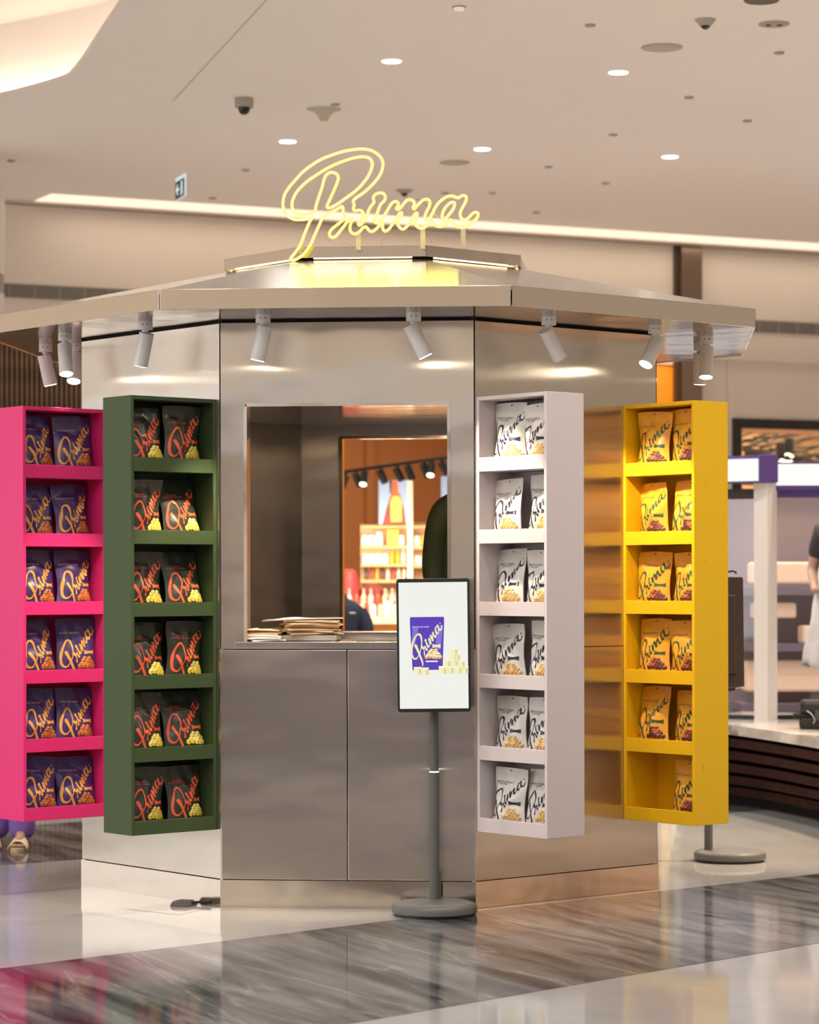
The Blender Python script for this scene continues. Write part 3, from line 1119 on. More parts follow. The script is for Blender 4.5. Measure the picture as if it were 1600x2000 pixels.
def thin(loops, d):
    """the same lettering with slimmer strokes: every outline moved inwards by d (pouch heights)"""
    out = []
    for li, l in enumerate(loops):
        n_ = len(l)
        ar = sum(l[i][0] * l[(i + 1) % n_][1] - l[(i + 1) % n_][0] * l[i][1] for i in range(n_))
        sg = (1 if ar > 0 else -1) * (1 if li == 0 else -1)
        q = []
        for i in range(n_):
            a, b = l[i - 1], l[(i + 1) % n_]
            tx, ty = (b[0] - a[0]) * BW, (b[1] - a[1]) * BH
            m_ = sqrt(tx * tx + ty * ty) or 1
            q.append((l[i][0] - ty / m_ * sg * d * BH / BW, l[i][1] + tx / m_ * sg * d))
        out.append(q)
    return out


DOT = [(.395 + .016 * cos(a * pi / 5), .835 + .012 * sin(a * pi / 5)) for a in range(10)]
LV, LT = fill(thin(LOGO, .0018) + [DOT], .06)
LV2, LT2 = fill(thin(LOGO, .0050) + [DOT], .06)
rl = random.Random(5)
# little pyramid of wafer cubes (printed picture): rhombi in three tones
WAF = ([], [], [])
cub = []
for row, cnt in ((0, 5), (1, 4), (2, 3), (3, 2)):
    for i in range(cnt):
        cub.append((.215 + (i - (cnt - 1) / 2) * .100 + rl.uniform(-.012, .012), .205 + row * .040 + rl.uniform(-.006, .006), rl.uniform(.058, .070), rl.uniform(-.4, .4)))
cub.sort(key=lambda c: -c[1])
BOW = [(-.12, .042), (-.04, .024), (.04, .024), (.12, .042), (.12, -.042), (.04, -.024), (-.04, -.024), (-.12, -.042)]
CAPT = {
    'pink': ['CRUNCHY EGG WAFER'],
    'green': ['CHILI  LEMON', 'MEDITERRANEAN EGG WAFER'],
    'white': ['PERFECTLY VANILLA', 'OAT WAFER'],
    'yellow': ['CHOCOLATE EGG WAFER'],
}
PAL = {
    'pink': ((.055, .030, .155), (.85, .38, .07), (.80, .55, .35), [(.55, .15, .04), (.32, .07, .02), (.80, .30, .10)]),
    'green': ((.030, .034, .022), (.85, .12, .045), (.85, .12, .045), [(.80, .62, .06), (.55, .38, .02), (.95, .82, .25)]),
    'white': ((.70, .655, .60), (.020, .020, .045), (.05, .05, .07), [(.66, .40, .14), (.40, .22, .07), (.85, .62, .32)]),
    'yellow': ((.88, .40, .025), (.035, .085, .045), (.10, .16, .10), [(.11, .028, .016), (.045, .012, .010), (.55, .17, .07)]),
}
FILM = {}
POUCH = {}
NAMEC = {'pink': 'purple', 'green': 'black-green', 'white': 'white', 'yellow': 'orange-yellow'}
for ci, col in enumerate(('pink', 'green', 'white', 'yellow')):
    base, ink, capc, waf = PAL[col]
    mfilm = mat('film_' + NAMEC[col], base, .34, spec=.55, bump=(26, .22, .004), var=(6, .06), coat=.15)
    mink = mat('ink_' + NAMEC[col], ink, .38)
    mcap = mat('caption_ink_' + NAMEC[col], capc, .5)
    mw = [mat('wafer_%s_%d' % (NAMEC[col], i), c, .6) for i, c in enumerate(waf)]
    POUCH[col] = []
    for var_ in range(4):
        f = make_pouch_fn(100 * ci + var_ * 7 + 3)
        OFF = Vector((0, -.0016, 0))

        def place(vs, k=1.0):
            return [f(max(-.495, min(.495, u)), max(0.005, min(.99, v)), -1) + OFF * k for u, v in vs]
        proto = bpy.data.objects.new('wafer_pouch', pouch_mesh('wafer_pouch', f, mfilm))
        parts = []
        mb = MB()
        mb.add(place(LV if ci < 2 else LV2), LT if ci < 2 else LT2)
        parts.append(('logo_print', mb.mesh('logo_print', mink, True)))
        mb = MB()
        for (cu, cv_, s, rot) in cub:
            h = s * BW / BH
            top = [(cu - s * .95, cv_ + h * .45), (cu, cv_ + h * .05), (cu + s * .95, cv_ + h * .45), (cu, cv_ + h * .95)]
            lf = [(cu - s * .95, cv_ + h * .45), (cu - s * .9, cv_ - h * .5), (cu, cv_ - h), (cu, cv_ + h * .05)]
            rt = [(cu, cv_ + h * .05), (cu, cv_ - h), (cu + s * .9, cv_ - h * .5), (cu + s * .95, cv_ + h * .45)]
            z = 1.2 + (.35 - cv_) * 3
            for q, mi in ((top, 2), (lf, 0), (rt, 1)):
                mb.cur = mi
                mb.add(place(q, z), [(0, 1, 2, 3)])
        parts.append(('wafer_picture', mb.mesh('wafer_picture', mw)))
        mb = MB()
        mb.add(place([(.29 + x * 1.15, .430 + y * .85) for x, y in BOW]), [(0, 1, 6, 7), (1, 2, 5, 6), (2, 3, 4, 5)])
        parts.append(('bow_badge', mb.mesh('bow_badge', mink)))
        mb = MB()
        for li, line in enumerate(CAPT[col]):
            tv_, tf = text_shape(line, 1.0)
            wmx = max(p[0] for p in tv_)
            wd_ = .50 if len(line) > 12 else .26
            sc = wd_ / wmx
            u0 = -.42 + (.5 - wd_) / 2 * (len(CAPT[col]) > 1)
            mb.add(place([(u0 + p[0] * sc, .745 - li * .032 + p[1] * sc * BW / BH * 1.15) for p in tv_]), tf)
        parts.append(('caption_print', mb.mesh('caption_print', mcap)))
        mb = MB()
        mb.cyl(f(0, .955, -1) + Vector((0, -.001, 0)), f(0, .955, -1) + Vector((0, -.0018, 0)), .0038, n=10)
        parts.append(('hang_hole', mb.mesh('hang_hole', M_DARK)))
        POUCH[col].append((proto.data, parts))
        bpy.data.objects.remove(proto)

ORD = ['bottom', 'fifth', 'fourth', 'third', 'second', 'top']
rb = random.Random(21)
for col in ('pink', 'green', 'white', 'yellow'):
    org, ang = FR[col]
    X = Vector((cos(ang), sin(ang), 0))
    Y = Vector((-sin(ang), cos(ang), 0))
    left = col in ('pink', 'green')
    for i in range(6):
        for side in (0, 1):
            if col == 'yellow' and i == 0 and side == 0:
                continue
            me, parts = POUCH[col][rb.randrange(4)]
            if left:
                xc = (.130, .355)[side] + rb.uniform(-.010, .008)
            else:
                xc = (.138, .362)[side] + rb.uniform(-.008, .010)
            yc = .078 + rb.uniform(-.010, .014)
            z = RZL + i * PITCH + .0165
            p = org + X * xc + Y * yc
            lab = '%s wafer pouch, %s one on the %s shelf of the %s rack' % (NAMEC[col], ('left', 'right')[side], ORD[i], col)
            if col == 'yellow' and i == 0:
                lab = 'orange-yellow wafer pouch standing alone on the bottom shelf of the yellow rack'
            o = link('wafer_pouch', me)
            tag(o, lab, 'pouch', 'wafer pouches on the kiosk racks')
            o.location = (p.x, p.y, z)
            yaw = rb.uniform(-.10, .16) * (1 if left else -1)
            o.rotation_euler = (rb.uniform(-.10, -.02), rb.uniform(-.035, .035), ang + yaw)
            o.scale = (1, 1, rb.uniform(.94, 1.02))
            for nm, pm_ in parts:
                link(nm, pm_, o)
# ================================================================ PORTABLE SCREEN STANDS
M_SCRBACK = mat('dark_brown_casing', (.045, .028, .022), .45)


def screen_picture(par, w, h, y):
    """flat picture on the lit screen: purple pouch, little cubes"""
    m_bag = emat('px_purple', (.115, .060, .46), 1.0)
    m_bag2 = emat('px_purple_light', (.24, .18, .62), 1.0)
    m_ink = emat('px_cream', (.80, .80, .42), 1.0)
    m_wht = emat('px_white', (.9, .9, .95), 1.0)
    m_w = [emat('px_wafer0', (.85, .55, .22), 1.0), emat('px_wafer1', (.60, .28, .07), 1.0), emat('px_wafer2', (.95, .85, .50), 1.0)]
    m_c = [emat('px_cube0', (.88, .82, .50), 1.0), emat('px_cube1', (.92, .88, .62), 1.0), emat('px_cube2', (.72, .64, .30), 1.0)]
    # pouch: fractions of the screen from the photograph
    bx0, bx1, bz0, bz1 = -.318 * w, .148 * w, -.185 * h, .212 * h
    bw, bh = bx1 - bx0, bz1 - bz0

    def q(u, v):
        return (bx0 + (u + .5) * bw, bz0 + v * bh)

    def flat(vs, fs, nm, m, k):
        MB().add([(x, y - k, z) for x, z in vs], fs).build(nm, m, par)
    flat([q(-.44, 0), q(.44, 0), q(.5, .86), q(.5, .97), q(.49, 1), q(-.49, 1), q(-.5, .97), q(-.5, .86)], [tuple(range(8))], 'picture_pouch', m_bag, .0006)
    flat([q(-.46, .45), q(-.36, .45), q(-.25, .80), q(-.42, .80)], [(0, 1, 2, 3)], 'picture_shine', m_bag2, .0009)
    flat([q(.22, .38), q(.38, .38), q(.47, .84), q(.33, .84)], [(0, 1, 2, 3)], 'picture_shine', m_bag2, .0009)
    flat([q(u * 1.02 - .02, v * 1.05) for u, v in LV], LT, 'picture_logo', m_ink, .0013)
    tv_, tf = text_shape('CRUNCHY EGG WAFER', 1.0)
    s = .5 / max(p[0] for p in tv_)
    flat([q(-.44 + p[0] * s, .80 + p[1] * s * bw / bh * 1.3) for p in tv_], tf, 'picture_caption', m_wht, .0013)
    flat([q(.27 + a, .45 + b) for a, b in BOW], [(0, 1, 6, 7), (1, 2, 5, 6), (2, 3, 4, 5)], 'picture_badge', m_ink, .0013)
    mb = MB()
    for (cu, cv_, s_, rot) in cub:
        hh = s_ * bw / bh
        cu2, cv2_ = cu - .03, cv_ + .04
        for qd, mi in (([(cu2 - s_, cv2_ + hh * .4), (cu2, cv2_), (cu2 + s_, cv2_ + hh * .4), (cu2, cv2_ + hh)], 2), ([(cu2 - s_, cv2_ + hh * .4), (cu2 - s_, cv2_ - hh * .5), (cu2, cv2_ - hh), (cu2, cv2_)], 0), ([(cu2, cv2_), (cu2, cv2_ - hh), (cu2 + s_, cv2_ - hh * .5), (cu2 + s_, cv2_ + hh * .4)], 1)):
            mb.cur = mi
            mb.add([(q(u, v)[0], y - .0013 - (.5 - cv2_) * .001, q(u, v)[1]) for u, v in qd], [(0, 1, 2, 3)])
    mb.build('picture_wafers', m_w, par)
    mb = MB()
    for (u, v, wv) in ((-.05, .15, .3), (.18, .15, .12)):
        mb.add([(q(u, v)[0], y - .0013, q(u, v)[1]), (q(u + wv, v)[0], y - .0013, q(u + wv, v)[1]), (q(u + wv, v + .025)[0], y - .0013, q(u + wv, v + .025)[1]), (q(u, v + .025)[0], y - .0013, q(u, v + .025)[1])], [(0, 1, 2, 3)])
    mb.build('picture_small_print', m_wht, par)
    c = .052 * w

    def cube(cx_, cz_, nm):
        mb = MB()
        for i, (a0, a1, b0, b1) in enumerate(((-c, c * .3, -c, c * .5), (-c, c, c * .5, c), (c * .3, c, -c, c * .5))):
            mb.cur = i
            mb.add([(cx_ + a0, y - .0016, cz_ + b0), (cx_ + a1, y - .0016, cz_ + b0), (cx_ + a1, y - .0016, cz_ + b1), (cx_ + a0, y - .0016, cz_ + b1)], [(0, 1, 2, 3)])
        mb.build(nm, m_c, par)
    for (a, b) in ((-.22, -.19), (-.12, -.195), (.12, -.185), (.22, -.185), (.33, -.185), (.42, -.185), (.18, -.135), (.28, -.135), (.37, -.14), (.26, -.09), (.31, -.09), (.275, -.05)):
        cube(a * w, b * h, 'picture_cube')


def screen_stand(label, base, brot, scr, srot, on):
    t = thing('screen_stand', label, 'screen stand', base)
    R = Matrix.Rotation(brot, 4, 'Z')
    MB().lathe([(.182, .0), (.186, .002), (.186, .010)], n=48).build('rubber_foot', M_BLACK, t)
    MB().lathe([(.190, .010), (.199, .016), (.199, .040), (.190, .054), (.172, .060)], n=56).build('base', M_GREYMETAL, t, True)
    pp = R @ Vector((0, .118, 0))
    bp = Vector(base)
    sc = Vector(scr) - bp
    MB().cyl((pp.x, pp.y, .058), (pp.x, pp.y, .655), .0235, n=20).build('pole', M_GREYMETAL, t, True)
    MB().cyl((pp.x, pp.y, .655), (pp.x, pp.y, .661), .0225, n=20).build('light_ring', emat('stand_ring', (1, .97, .92), 2.5), t)
    MB().cyl((pp.x, pp.y, .661), (pp.x, pp.y, sc.z + .04), .0215, n=20).build('pole', M_GREYMETAL, t, True)
    q2 = pp + R @ Vector((.022, .012, 0))
    MB().cyl((q2.x, q2.y, .058), (q2.x, q2.y, .19), .010, n=12).build('cable_duct', M_GREYMETAL, t, True)
    MB().cyl((pp.x, pp.y, sc.z), (sc.x, sc.y, sc.z), .018, n=12).build('mount_arm', M_BLACK, t, True)
    if not on:
        a = Vector((sc.x - .05, sc.y - .03, sc.z - .335))
        MB().cyl(a, a + Vector((.16, -.02, .028)), .013, n=12).build('folded_arm', M_BLACK, t, True)
        MB().cyl(a + Vector((.16, -.02, .028)), a + Vector((.205, -.025, .036)), .005, n=10).build('arm_pin', M_MIRROR, t, True)
        MB().tube(catmull([(sc.x + .03, sc.y - .02, sc.z + .31), (sc.x + .06, sc.y - .02, sc.z + .335), (sc.x + .11, sc.y - .02, sc.z + .345), (sc.x + .12, sc.y - .02, sc.z + .33)], 5, False), .006, 6).build('carry_strap', M_BLACK, t, True)
    # display
    d = bpy.data.objects.new('display', None)
    w, h = .342, .622
    mb = MB()
    prof = []
    cr = .014
    for (sx, sz) in ((1, 1), (-1, 1), (-1, -1), (1, -1)):
        for i in range(5):
            a = {(1, 1): 0, (-1, 1): pi / 2, (-1, -1): pi, (1, -1): 1.5 * pi}[(sx, sz)] + i * pi / 8
            prof.append((sx * (w / 2 - cr) + cr * cos(a), sz * (h / 2 - cr) + cr * sin(a)))
    n_ = len(prof)
    mb.add([(x, -.014, z) for x, z in prof] + [(x, .020, z) for x, z in prof], [tuple(range(n_)), tuple(range(n_, 2 * n_))[::-1]] + [(i, (i + 1) % n_, (i + 1) % n_ + n_, i + n_) for i in range(n_)])
    dm = mb.build('display', M_BLACK if on else M_SCRBACK, t, bevel=.003)
    dm.location = sc
    dm.rotation_euler = (0, radians(-.6), srot)
    if on:
        sm = MB().add([(-w / 2 + .011, -.0148, -h / 2 + .016), (w / 2 - .011, -.0148, -h / 2 + .016), (w / 2 - .011, -.0148, h / 2 - .018), (-w / 2 + .011, -.0148, h / 2 - .018)], [(0, 1, 2, 3)]).build('screen', emat('screen_white', (.84, .845, .79), 1.0), dm)
        screen_picture(dm, w, h, -.0149)
        # small white print on the base
        tv_, tf = text_shape('REBORN', 1.0)
        s = .085 / max(p[0] for p in tv_)
        MB().add([(p[0] * s - .04, -.150 + p[1] * s, .0610) for p in tv_], tf).build('base_print', M_WHITE, t)
        MB().lathe([(.002, 0), (.0025, .006)], (-w / 2 + .045, 0, h / 2), 8).build('camera_pin', M_BLACK, dm)
    else:
        MB().box(-w / 2 + .05, w / 2 - .05, -.022, -.014, -h / 2 + .08, h / 2 - .10).build('casing_cover', M_SCRBACK, dm, bevel=.006)
    return t


screen_stand('grey floor stand with a lit white screen showing a purple pouch, before the serving window', (.114, 12.195, 0), 0, (.112, 12.215, 1.255), radians(-3), True)
screen_stand('grey floor stand with a dark switched-off screen behind the yellow rack', (1.774, 14.53, 0), radians(88), (1.70, 14.62, 1.262), radians(14), False)

# floor socket with cable beside the kiosk
fs_ = on_z(352, 1768, 0)
sk = thing('floor_socket', 'small dark floor socket with cable by the kiosk skirting', 'floor socket', (fs_.x, fs_.y, 0), radians(-20))
MB().hexa([(-.03, -.06, .0015), (.07, -.06, .0015), (.07, .06, .0015), (-.03, .06, .0015), (-.02, -.045, .024), (.05, -.045, .024), (.05, .045, .024), (-.02, .045, .024)]).build('cover', mat('socket_grey', (.09, .08, .075), .5), sk, bevel=.004)
cp = [Vector((.05, 0, .012)), Vector((.10, .03, .016)), Vector((.15, .02, .015))]
MB().tube(catmull([tuple(p) for p in cp], 5, False), .006, 6).build('cable', M_BLACK, sk, True)
hp = [on_z(x, y, 0) for x, y in ((248, 1776), (350, 1787), (428, 1770), (330, 1763))]
struct(MB().add([(p.x, p.y, .0008) for p in hp], [(0, 1, 2, 3)]).build('trim_10', mat('hatch_stone', (.40, .375, .35), .10)), 'stone floor hatch beside the kiosk')

# ================================================================ CEILING FITTINGS
M_LAMP = emat('downlight_glow', (1, .90, .74), 5.5)
names = {(765, 118): 'the upper centre of the ceiling', (1208, 140): 'the upper right of the ceiling', (562, 275): 'the left, just above the neon sign', (942, 290): 'the right of the neon sign', (1309, 305): 'the far right of the second row'}
p00, p01 = on_z(765, 118, CEIL), on_z(1208, 140, CEIL)
q00, q01 = on_z(562, 275, CEIL), on_z(942, 290, CEIL)
stepv = q01 - q00
dl = [(on_z(x, y, CEIL), names[(x, y)]) for (x, y) in names]
rowv = p00 - q00
extra = []
for j in (0, 1, 2, 3, 4):
    for i in (-5, -4, -3, -2, -1, 0, 1, 2, 3, 4, 5, 6):
        p = q00 + stepv * i + rowv * j
        if p.y < 9.2 or p.y > 25 or abs(p.x) > 10:
            continue
        if any((p - e[0]).length < .9 for e in dl):
            continue
        a = (p.x / p.y * FPX + HX, HY - (CEIL - CAMH) / p.y * FPX)
        if -40 < a[0] < 1640 and a[1] > -30:
            continue
        if inside((p.x, p.y), hole) or (p.x < -4 and p.y < 17.5):
            continue
        extra.append(p)
proto_l = None
for idx, (p, nm) in enumerate(dl + [(e, None) for e in extra]):
    if nm:
        lab = ('round white downlight in ' + nm) if 'ceiling' in nm else ('round white downlight to ' + nm)
        t = thing('downlight', lab, 'downlight', p, 0, 'ceiling downlights')
        if proto_l is None:
            proto_l = [MB().lathe([(.074, -.006), (.074, 0)], n=24).mesh('rim', M_WHITE, True), MB().lathe([(.064, -.010), (.066, -.006)], n=24).mesh('lens', M_LAMP)]
        link('rim', proto_l[0], t)
        link('lens', proto_l[1], t)
    light('downlight_beam', 'SPOT', p - Vector((0, 0, .03)), 360 if p.y > 15.5 else 150, (1, .92, .83), .06, (0, 0, -1), spot=radians(125), blend=.9)


def fitting(name, label, cat, px, py, parts):
    p = on_z(px, py, CEIL)
    t = thing(name, label, cat, p)
    for nm, prof, m in parts:
        MB().lathe(prof, n=24).build(nm, m, t, True)
    return t


M_FIT = mat('fitting_beige', (.52, .45, .37), .6)
M_FITD = mat('fitting_grey', (.40, .35, .30), .6)
M_DOME = mat('smoked_dome', (.01, .01, .01), .12)
fitting('dome_camera', 'grey dome camera hanging left of the neon sign', 'camera', 477, 192, [('base', [(.064, -.066), (.066, -.06), (.066, 0)], M_FITD), ('dome', [(.010, -.118), (.03, -.108), (.042, -.085), (.042, -.066)], M_DOME)])
fitting('dome_camera', 'small dome camera at the top right of the ceiling', 'camera', 1378, 38, [('base', [(.035, -.04), (.052, -.02), (.068, 0)], M_FITD), ('dome', [(.006, -.062), (.022, -.054), (.03, -.04)], M_DOME)])
fitting('dome_camera', 'small dome camera seen behind the letters of the neon sign', 'camera', 790, 371, [('base', [(.04, -.03), (.07, -.012), (.078, 0)], M_FITD), ('dome', [(.006, -.06), (.022, -.052), (.032, -.03)], M_DOME)])
fitting('ceiling_speaker', 'tapered beige ceiling speaker right of the dome camera', 'speaker', 633, 213, [('rim', [(.12, -.004), (.13, 0)], M_FIT), ('horn', [(.03, -.085), (.045, -.05), (.09, -.004)], mat('beige_horn', (.55, .50, .36), .6))])
for (px, py, r, l) in ((1293, 92, .135, 'large round flush grille near the upper right downlight'), (888, 317, .125, 'round flush grille right of the neon sign'), (1512, 46, .098, 'round slotted grille in the top right corner')):
    t = fitting('ceiling_grille', l, 'grille', px, py, [('rim', [(r, -.006), (r, 0)], M_FIT), ('face', [(r * .88, -.010), (r * .88, -.006)], M_FITD if r < .1 else M_FIT)])
    if r < .1:
        for s in (-1, 1):
            MB().lathe([(.018, -.012), (.018, -.010)], (s * .035, 0, 0), 12).build('slot', M_DARK, t)
for (px, py, l) in ((1522, 102, 'small round sensor below the slotted grille'), (1346, 189, 'small round sensor right of the upper right downlight'), (1460, 235, 'small round sensor at the far right of the ceiling'), (1198, 262, 'small round sensor above the second downlight row'), (1072, 325, 'small round sensor right of the flush grille'), (1183, 357, 'small round sensor left of the last downlight'), (655, 203, 'small round sensor beside the tapered speaker'), (480, 331, 'small round sensor left of the neon letter'), (962, 376, 'small round sensor just right of the neon sign'), (1048, 414, 'small round sensor near the light slot'), (22, 313, 'small round sensor at the left edge'), (870, 376, 'small round sensor above the last neon letters'), (415, 386, 'small round sensor above the light slot'), (1153, 48, 'tiny sensor right of the upper downlight')):
    fitting('ceiling_sensor', l, 'sensor', px, py, [('base', [(.030, -.012), (.034, -.006), (.034, 0)], M_FITD)])
fitting('sprinkler', 'small sprinkler head at the top centre of the ceiling', 'sprinkler', 897, 13, [('rim', [(.042, -.008), (.042, 0)], M_FITD), ('lens', [(.030, -.022), (.034, -.008)], emat('sprinkler_glint', (1, .75, .6), .8))])
t = fitting('ceiling_fan_vent', 'dark corner of a vent at the top edge', 'vent', 1488, -14, [('body', [(.10, -.05), (.11, -.03), (.11, 0)], mat('vent_dark', (.12, .10, .085), .7))])

# hanging drum at the left edge
dp = unproj(-62, 480, 21.0)
dr = thing('hanging_drum', 'white hanging drum with a grey band at the left edge', 'lamp', (dp.x, dp.y, 3.62))
MB().lathe([(.16, .0), (.25, .05), (.285, .14), (.285, .245)], n=40).build('lower_bowl', M_WHITE, dr, True)
MB().lathe([(.282, .245), (.282, .40)], n=40).build('grey_band', M_FITD, dr, True)
MB().lathe([(.285, .40), (.29, .9), (.285, 1.12), (.25, 1.22), (.22, 1.3799)], n=40).build('body', M_WHITE, dr, True)

# exit sign
ex = on_wall(352, 366, (unproj(352, 366, 19.5).x, 19.5), (cos(radians(-71)), sin(radians(-71))))
exs = thing('exit_sign', 'lit exit sign with an arrow and running figure left of the neon sign', 'exit sign', ex, radians(-71))
MB().box(-.11, .11, 0, .010, -.07, .075).build('housing', emat('exit_white', (.72, .80, .82), .9), exs)
MB().box(-.106, .098, -.002, 0, -.066, .048).build('panel', mat('exit_green', (.035, .06, .06), .4), exs)
arr = [(-.09, -.008), (-.05, .032), (-.038, .02), (-.058, 0), (-.012, 0), (-.012, -.016), (-.058, -.016), (-.038, -.036), (-.05, -.048)]
MB().add([(x, -.004, z) for x, z in arr], [(0, 1, 2, 3), (0, 3, 6), (3, 4, 5, 6), (0, 6, 7, 8)]).build('arrow', emat('exit_glow', (.75, .85, .84), 1), exs)
MB().add([(x, -.004, z) for x, z in [(.03, .035), (.06, .035), (.06, .0), (.075, -.055), (.06, -.055), (.045, -.01), (.03, -.055), (.012, -.055), (.028, 0)]], [(0, 1, 2, 8), (2, 3, 4, 5), (8, 5, 6, 7), (8, 2, 5)]).build('running_figure', emat('exit_glow', (.75, .85, .84), 1), exs)
MB().cyl((0, .015, .075), (0, .015, (CEIL - ex.z) / 1.15), .0016, n=6).build('hanger', M_CEIL, exs)
exs.scale = (1.32, 1, 1.15)
# ================================================================ ORANGE SHOP BEHIND THE KIOSK (seen through the window)
M_OR = mat('orange_shop_wall', (.60, .30, .125), .7)
SH = 5.2


def sp(t, d, z):
    return wallpt(t, -d, z)


def sbox(t0, t1, d0, d1, z0, z1, nm, m, parent=None):
    """box in shop coordinates, d = metres into the shop"""
    off_ = Vector(parent.location) if parent else Vector((0, 0, 0))
    P = [sp(t0, d0, z0), sp(t1, d0, z0), sp(t1, d1, z0), sp(t0, d1, z0), sp(t0, d0, z1), sp(t1, d0, z1), sp(t1, d1, z1), sp(t0, d1, z1)]
    return MB().hexa([p - off_ for p in P]).build(nm, m, parent)


shop_o = struct(sbox(T_S0 - .3, T_S1, SH, SH + .2, 0, ZS + .3, 'wall_back', M_OR), 'orange back wall of the shop behind the kiosk')
struct(sbox(T_S0 - .5, T_S0 - .3, .25, SH, 0, ZS + .3, 'wall_left', M_OR), 'orange side wall of the shop behind the kiosk')
struct(sbox(T_S1, T_S1 + .2, .25, SH, 0, ZS + .3, 'wall_right', M_OR), 'orange right side wall of the shop behind the kiosk')
struct(sbox(T_S0 - .5, T_S1 + .2, .25, SH + .2, ZS + .3, ZS + .4, 'ceiling', M_OR), 'orange ceiling of the shop behind the kiosk')
struct(sbox(T_S1 - .75, T_S1 - .02, .02, .24, 0, ZS, 'trim_11', mat('bright_orange_panel', (.95, .33, .02), .5, emit=(1, .36, .03), estr=.0)), 'bright orange panel at the edge of the shop')
for i, tx in enumerate((.22, .5, .74)):
    tq = T_S0 + (T_S1 - T_S0) * tx
    struct(sbox(tq, tq + .1, SH - .08, SH, 0, ZS, 'trim_%d' % (12 + i), M_OR), 'orange pilaster in the shop')
light('shop_light', 'AREA', sp((T_S0 + T_S1) / 2, 2.2, ZS + .2), 85, (1, .76, .50), 4.2, (0, 0, -1), 3.0)
light('shop_panel_light', 'SPOT', wallpt(T_S1 - .4, .9, CEIL - .3), 120, (1, .7, .4), .1, tuple(-wn * .9 + Vector((0, 0, -1.6))), spot=radians(50), blend=.5)

DS = 25.5           # depth of the shelf wall in the shop (camera depth)


def bg(px, py, Y):
    return unproj(px, py, Y)


# track with spotlights
ra, rb_ = bg(640, 926, 24.4), bg(905, 889, 23.4)
trk = thing('lamp_track', 'black lamp track hanging inside the orange shop', 'lamp track', ra)
MB().tube([Vector((0, 0, 0)), rb_ - ra], .016, 6).build('rail', M_BLACK, trk)
for q_ in (.1, .9):
    pr = (rb_ - ra) * q_
    MB().cyl(pr, pr + Vector((0, 0, ZS + .3 - (ra + pr).z)), .006, n=6).build('hanger', M_BLACK, trk)
spl = [(677, -.3, 0), (697, .35, 0), (714, -.1, 1), (746, .35, 0), (778, .4, 0), (800, .3, 0), (830, .35, 0), (845, -.1, 1), (864, .5, 0)]
wd3 = (rb_ - ra)
for i, (px, lean, lit) in enumerate(spl):
    f_ = (px - 640) / 265.0
    p = ra + wd3 * f_
    s_ = thing('track_lamp', 'black track lamp in the orange shop, %s from the left%s' % (['first', 'second', 'third', 'fourth', 'fifth', 'sixth', 'seventh', 'eighth', 'ninth'][i], ', glowing' if lit else ''), 'track lamp', p, 0, 'black track lamps in the shop')
    d = Vector((lean, -.5 if lit else .35, -.8)).normalized()
    MB().cyl((0, 0, -.01), (0, 0, -.05), .008, n=6).build('stem', M_BLACK, s_)
    c0 = Vector((0, 0, -.05))
    MB().cyl(c0 - d * .02, c0 + d * .11, .035, n=14).build('head', M_BLACK, s_, True)
    if lit:
        MB().cyl(c0 + d * .11, c0 + d * .113, .032, n=14).build('lens', emat('track_lens', (1, .88, .62), 5), s_)

# posters (flat prints)
def poster(px0, px1, py0, py1, Y, lab, fig):
    a, b = bg(px0, py1, Y), bg(px1, py0, Y)
    t = thing('poster', lab, 'poster', a)
    w, h = b.x - a.x, b.z - a.z
    MB().box(0, w, 0, .02, 0, h).build('board', mat('poster_sky', (.26, .36, .55), .6, emit=(.55, .68, .9), estr=.12), t)
    if fig:
        def poly(pts, nm, m, k):
            MB().add([(x * w, -k, z * h) for x, z in pts], [tuple(range(len(pts)))]).build(nm, m, t)
        poly([(.12, 0), (.95, 0), (.88, .35), (.74, .70), (.44, .70), (.30, .42)], 'print_coat', mat('poster_maroon', (.25, .03, .02), .6), .002)
        poly([(.42, .06), (.80, .06), (.80, .5), (.70, .66), (.50, .66), (.40, .5)], 'print_top', mat('poster_yellow', (.95, .55, .10), .6), .003)
        poly([(.42, .64), (.70, .64), (.66, .98), (.44, .98)], 'print_face', mat('poster_red', (.70, .12, .05), .6), .004)
        poly([(.36, 1.0), (.46, 1.0), (.45, .68), (.40, .70)], 'print_hair', mat('poster_dark', (.06, .02, .02), .6), .005)
    return t


poster(740, 796, 938, 1024, 25.2, 'bright poster of a figure in yellow in the orange shop', True)
poster(862, 930, 930, 1010, 25.2, 'pale blue poster beside the dark green jacket', False)

# shelving
M_BOARD = mat('shelf_orange_wood', (.60, .32, .13), .6)
su = thing('shelf_unit', 'shop shelf unit with white jars below the bright poster', 'shelf', bg(752, 1330, DS))
su_l = Vector(su.location)
rows = [1028, 1067, 1102, 1133]
for py in rows:
    a, b = bg(706, py, DS) - su_l, bg(800, py, DS) - su_l
    MB().box(a.x, b.x, -.30, .05, a.z - .025, a.z).build('shelf', M_BOARD, su)
a, b = bg(796, 1040, DS) - su_l, bg(806, 1040, DS) - su_l
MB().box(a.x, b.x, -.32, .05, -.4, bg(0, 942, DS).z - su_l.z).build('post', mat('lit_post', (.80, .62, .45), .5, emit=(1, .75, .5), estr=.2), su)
a, b = bg(704, 1040, DS) - su_l, bg(796, 1040, DS) - su_l
MB().box(a.x, b.x, .05, .07, -.4, bg(0, 1025, DS).z - su_l.z).build('back_panel', mat('shelf_back', (.72, .47, .28), .6), su)
su2 = thing('shelf_unit', 'second shop shelf unit beside the dark green jacket', 'shelf', bg(850, 1330, DS))
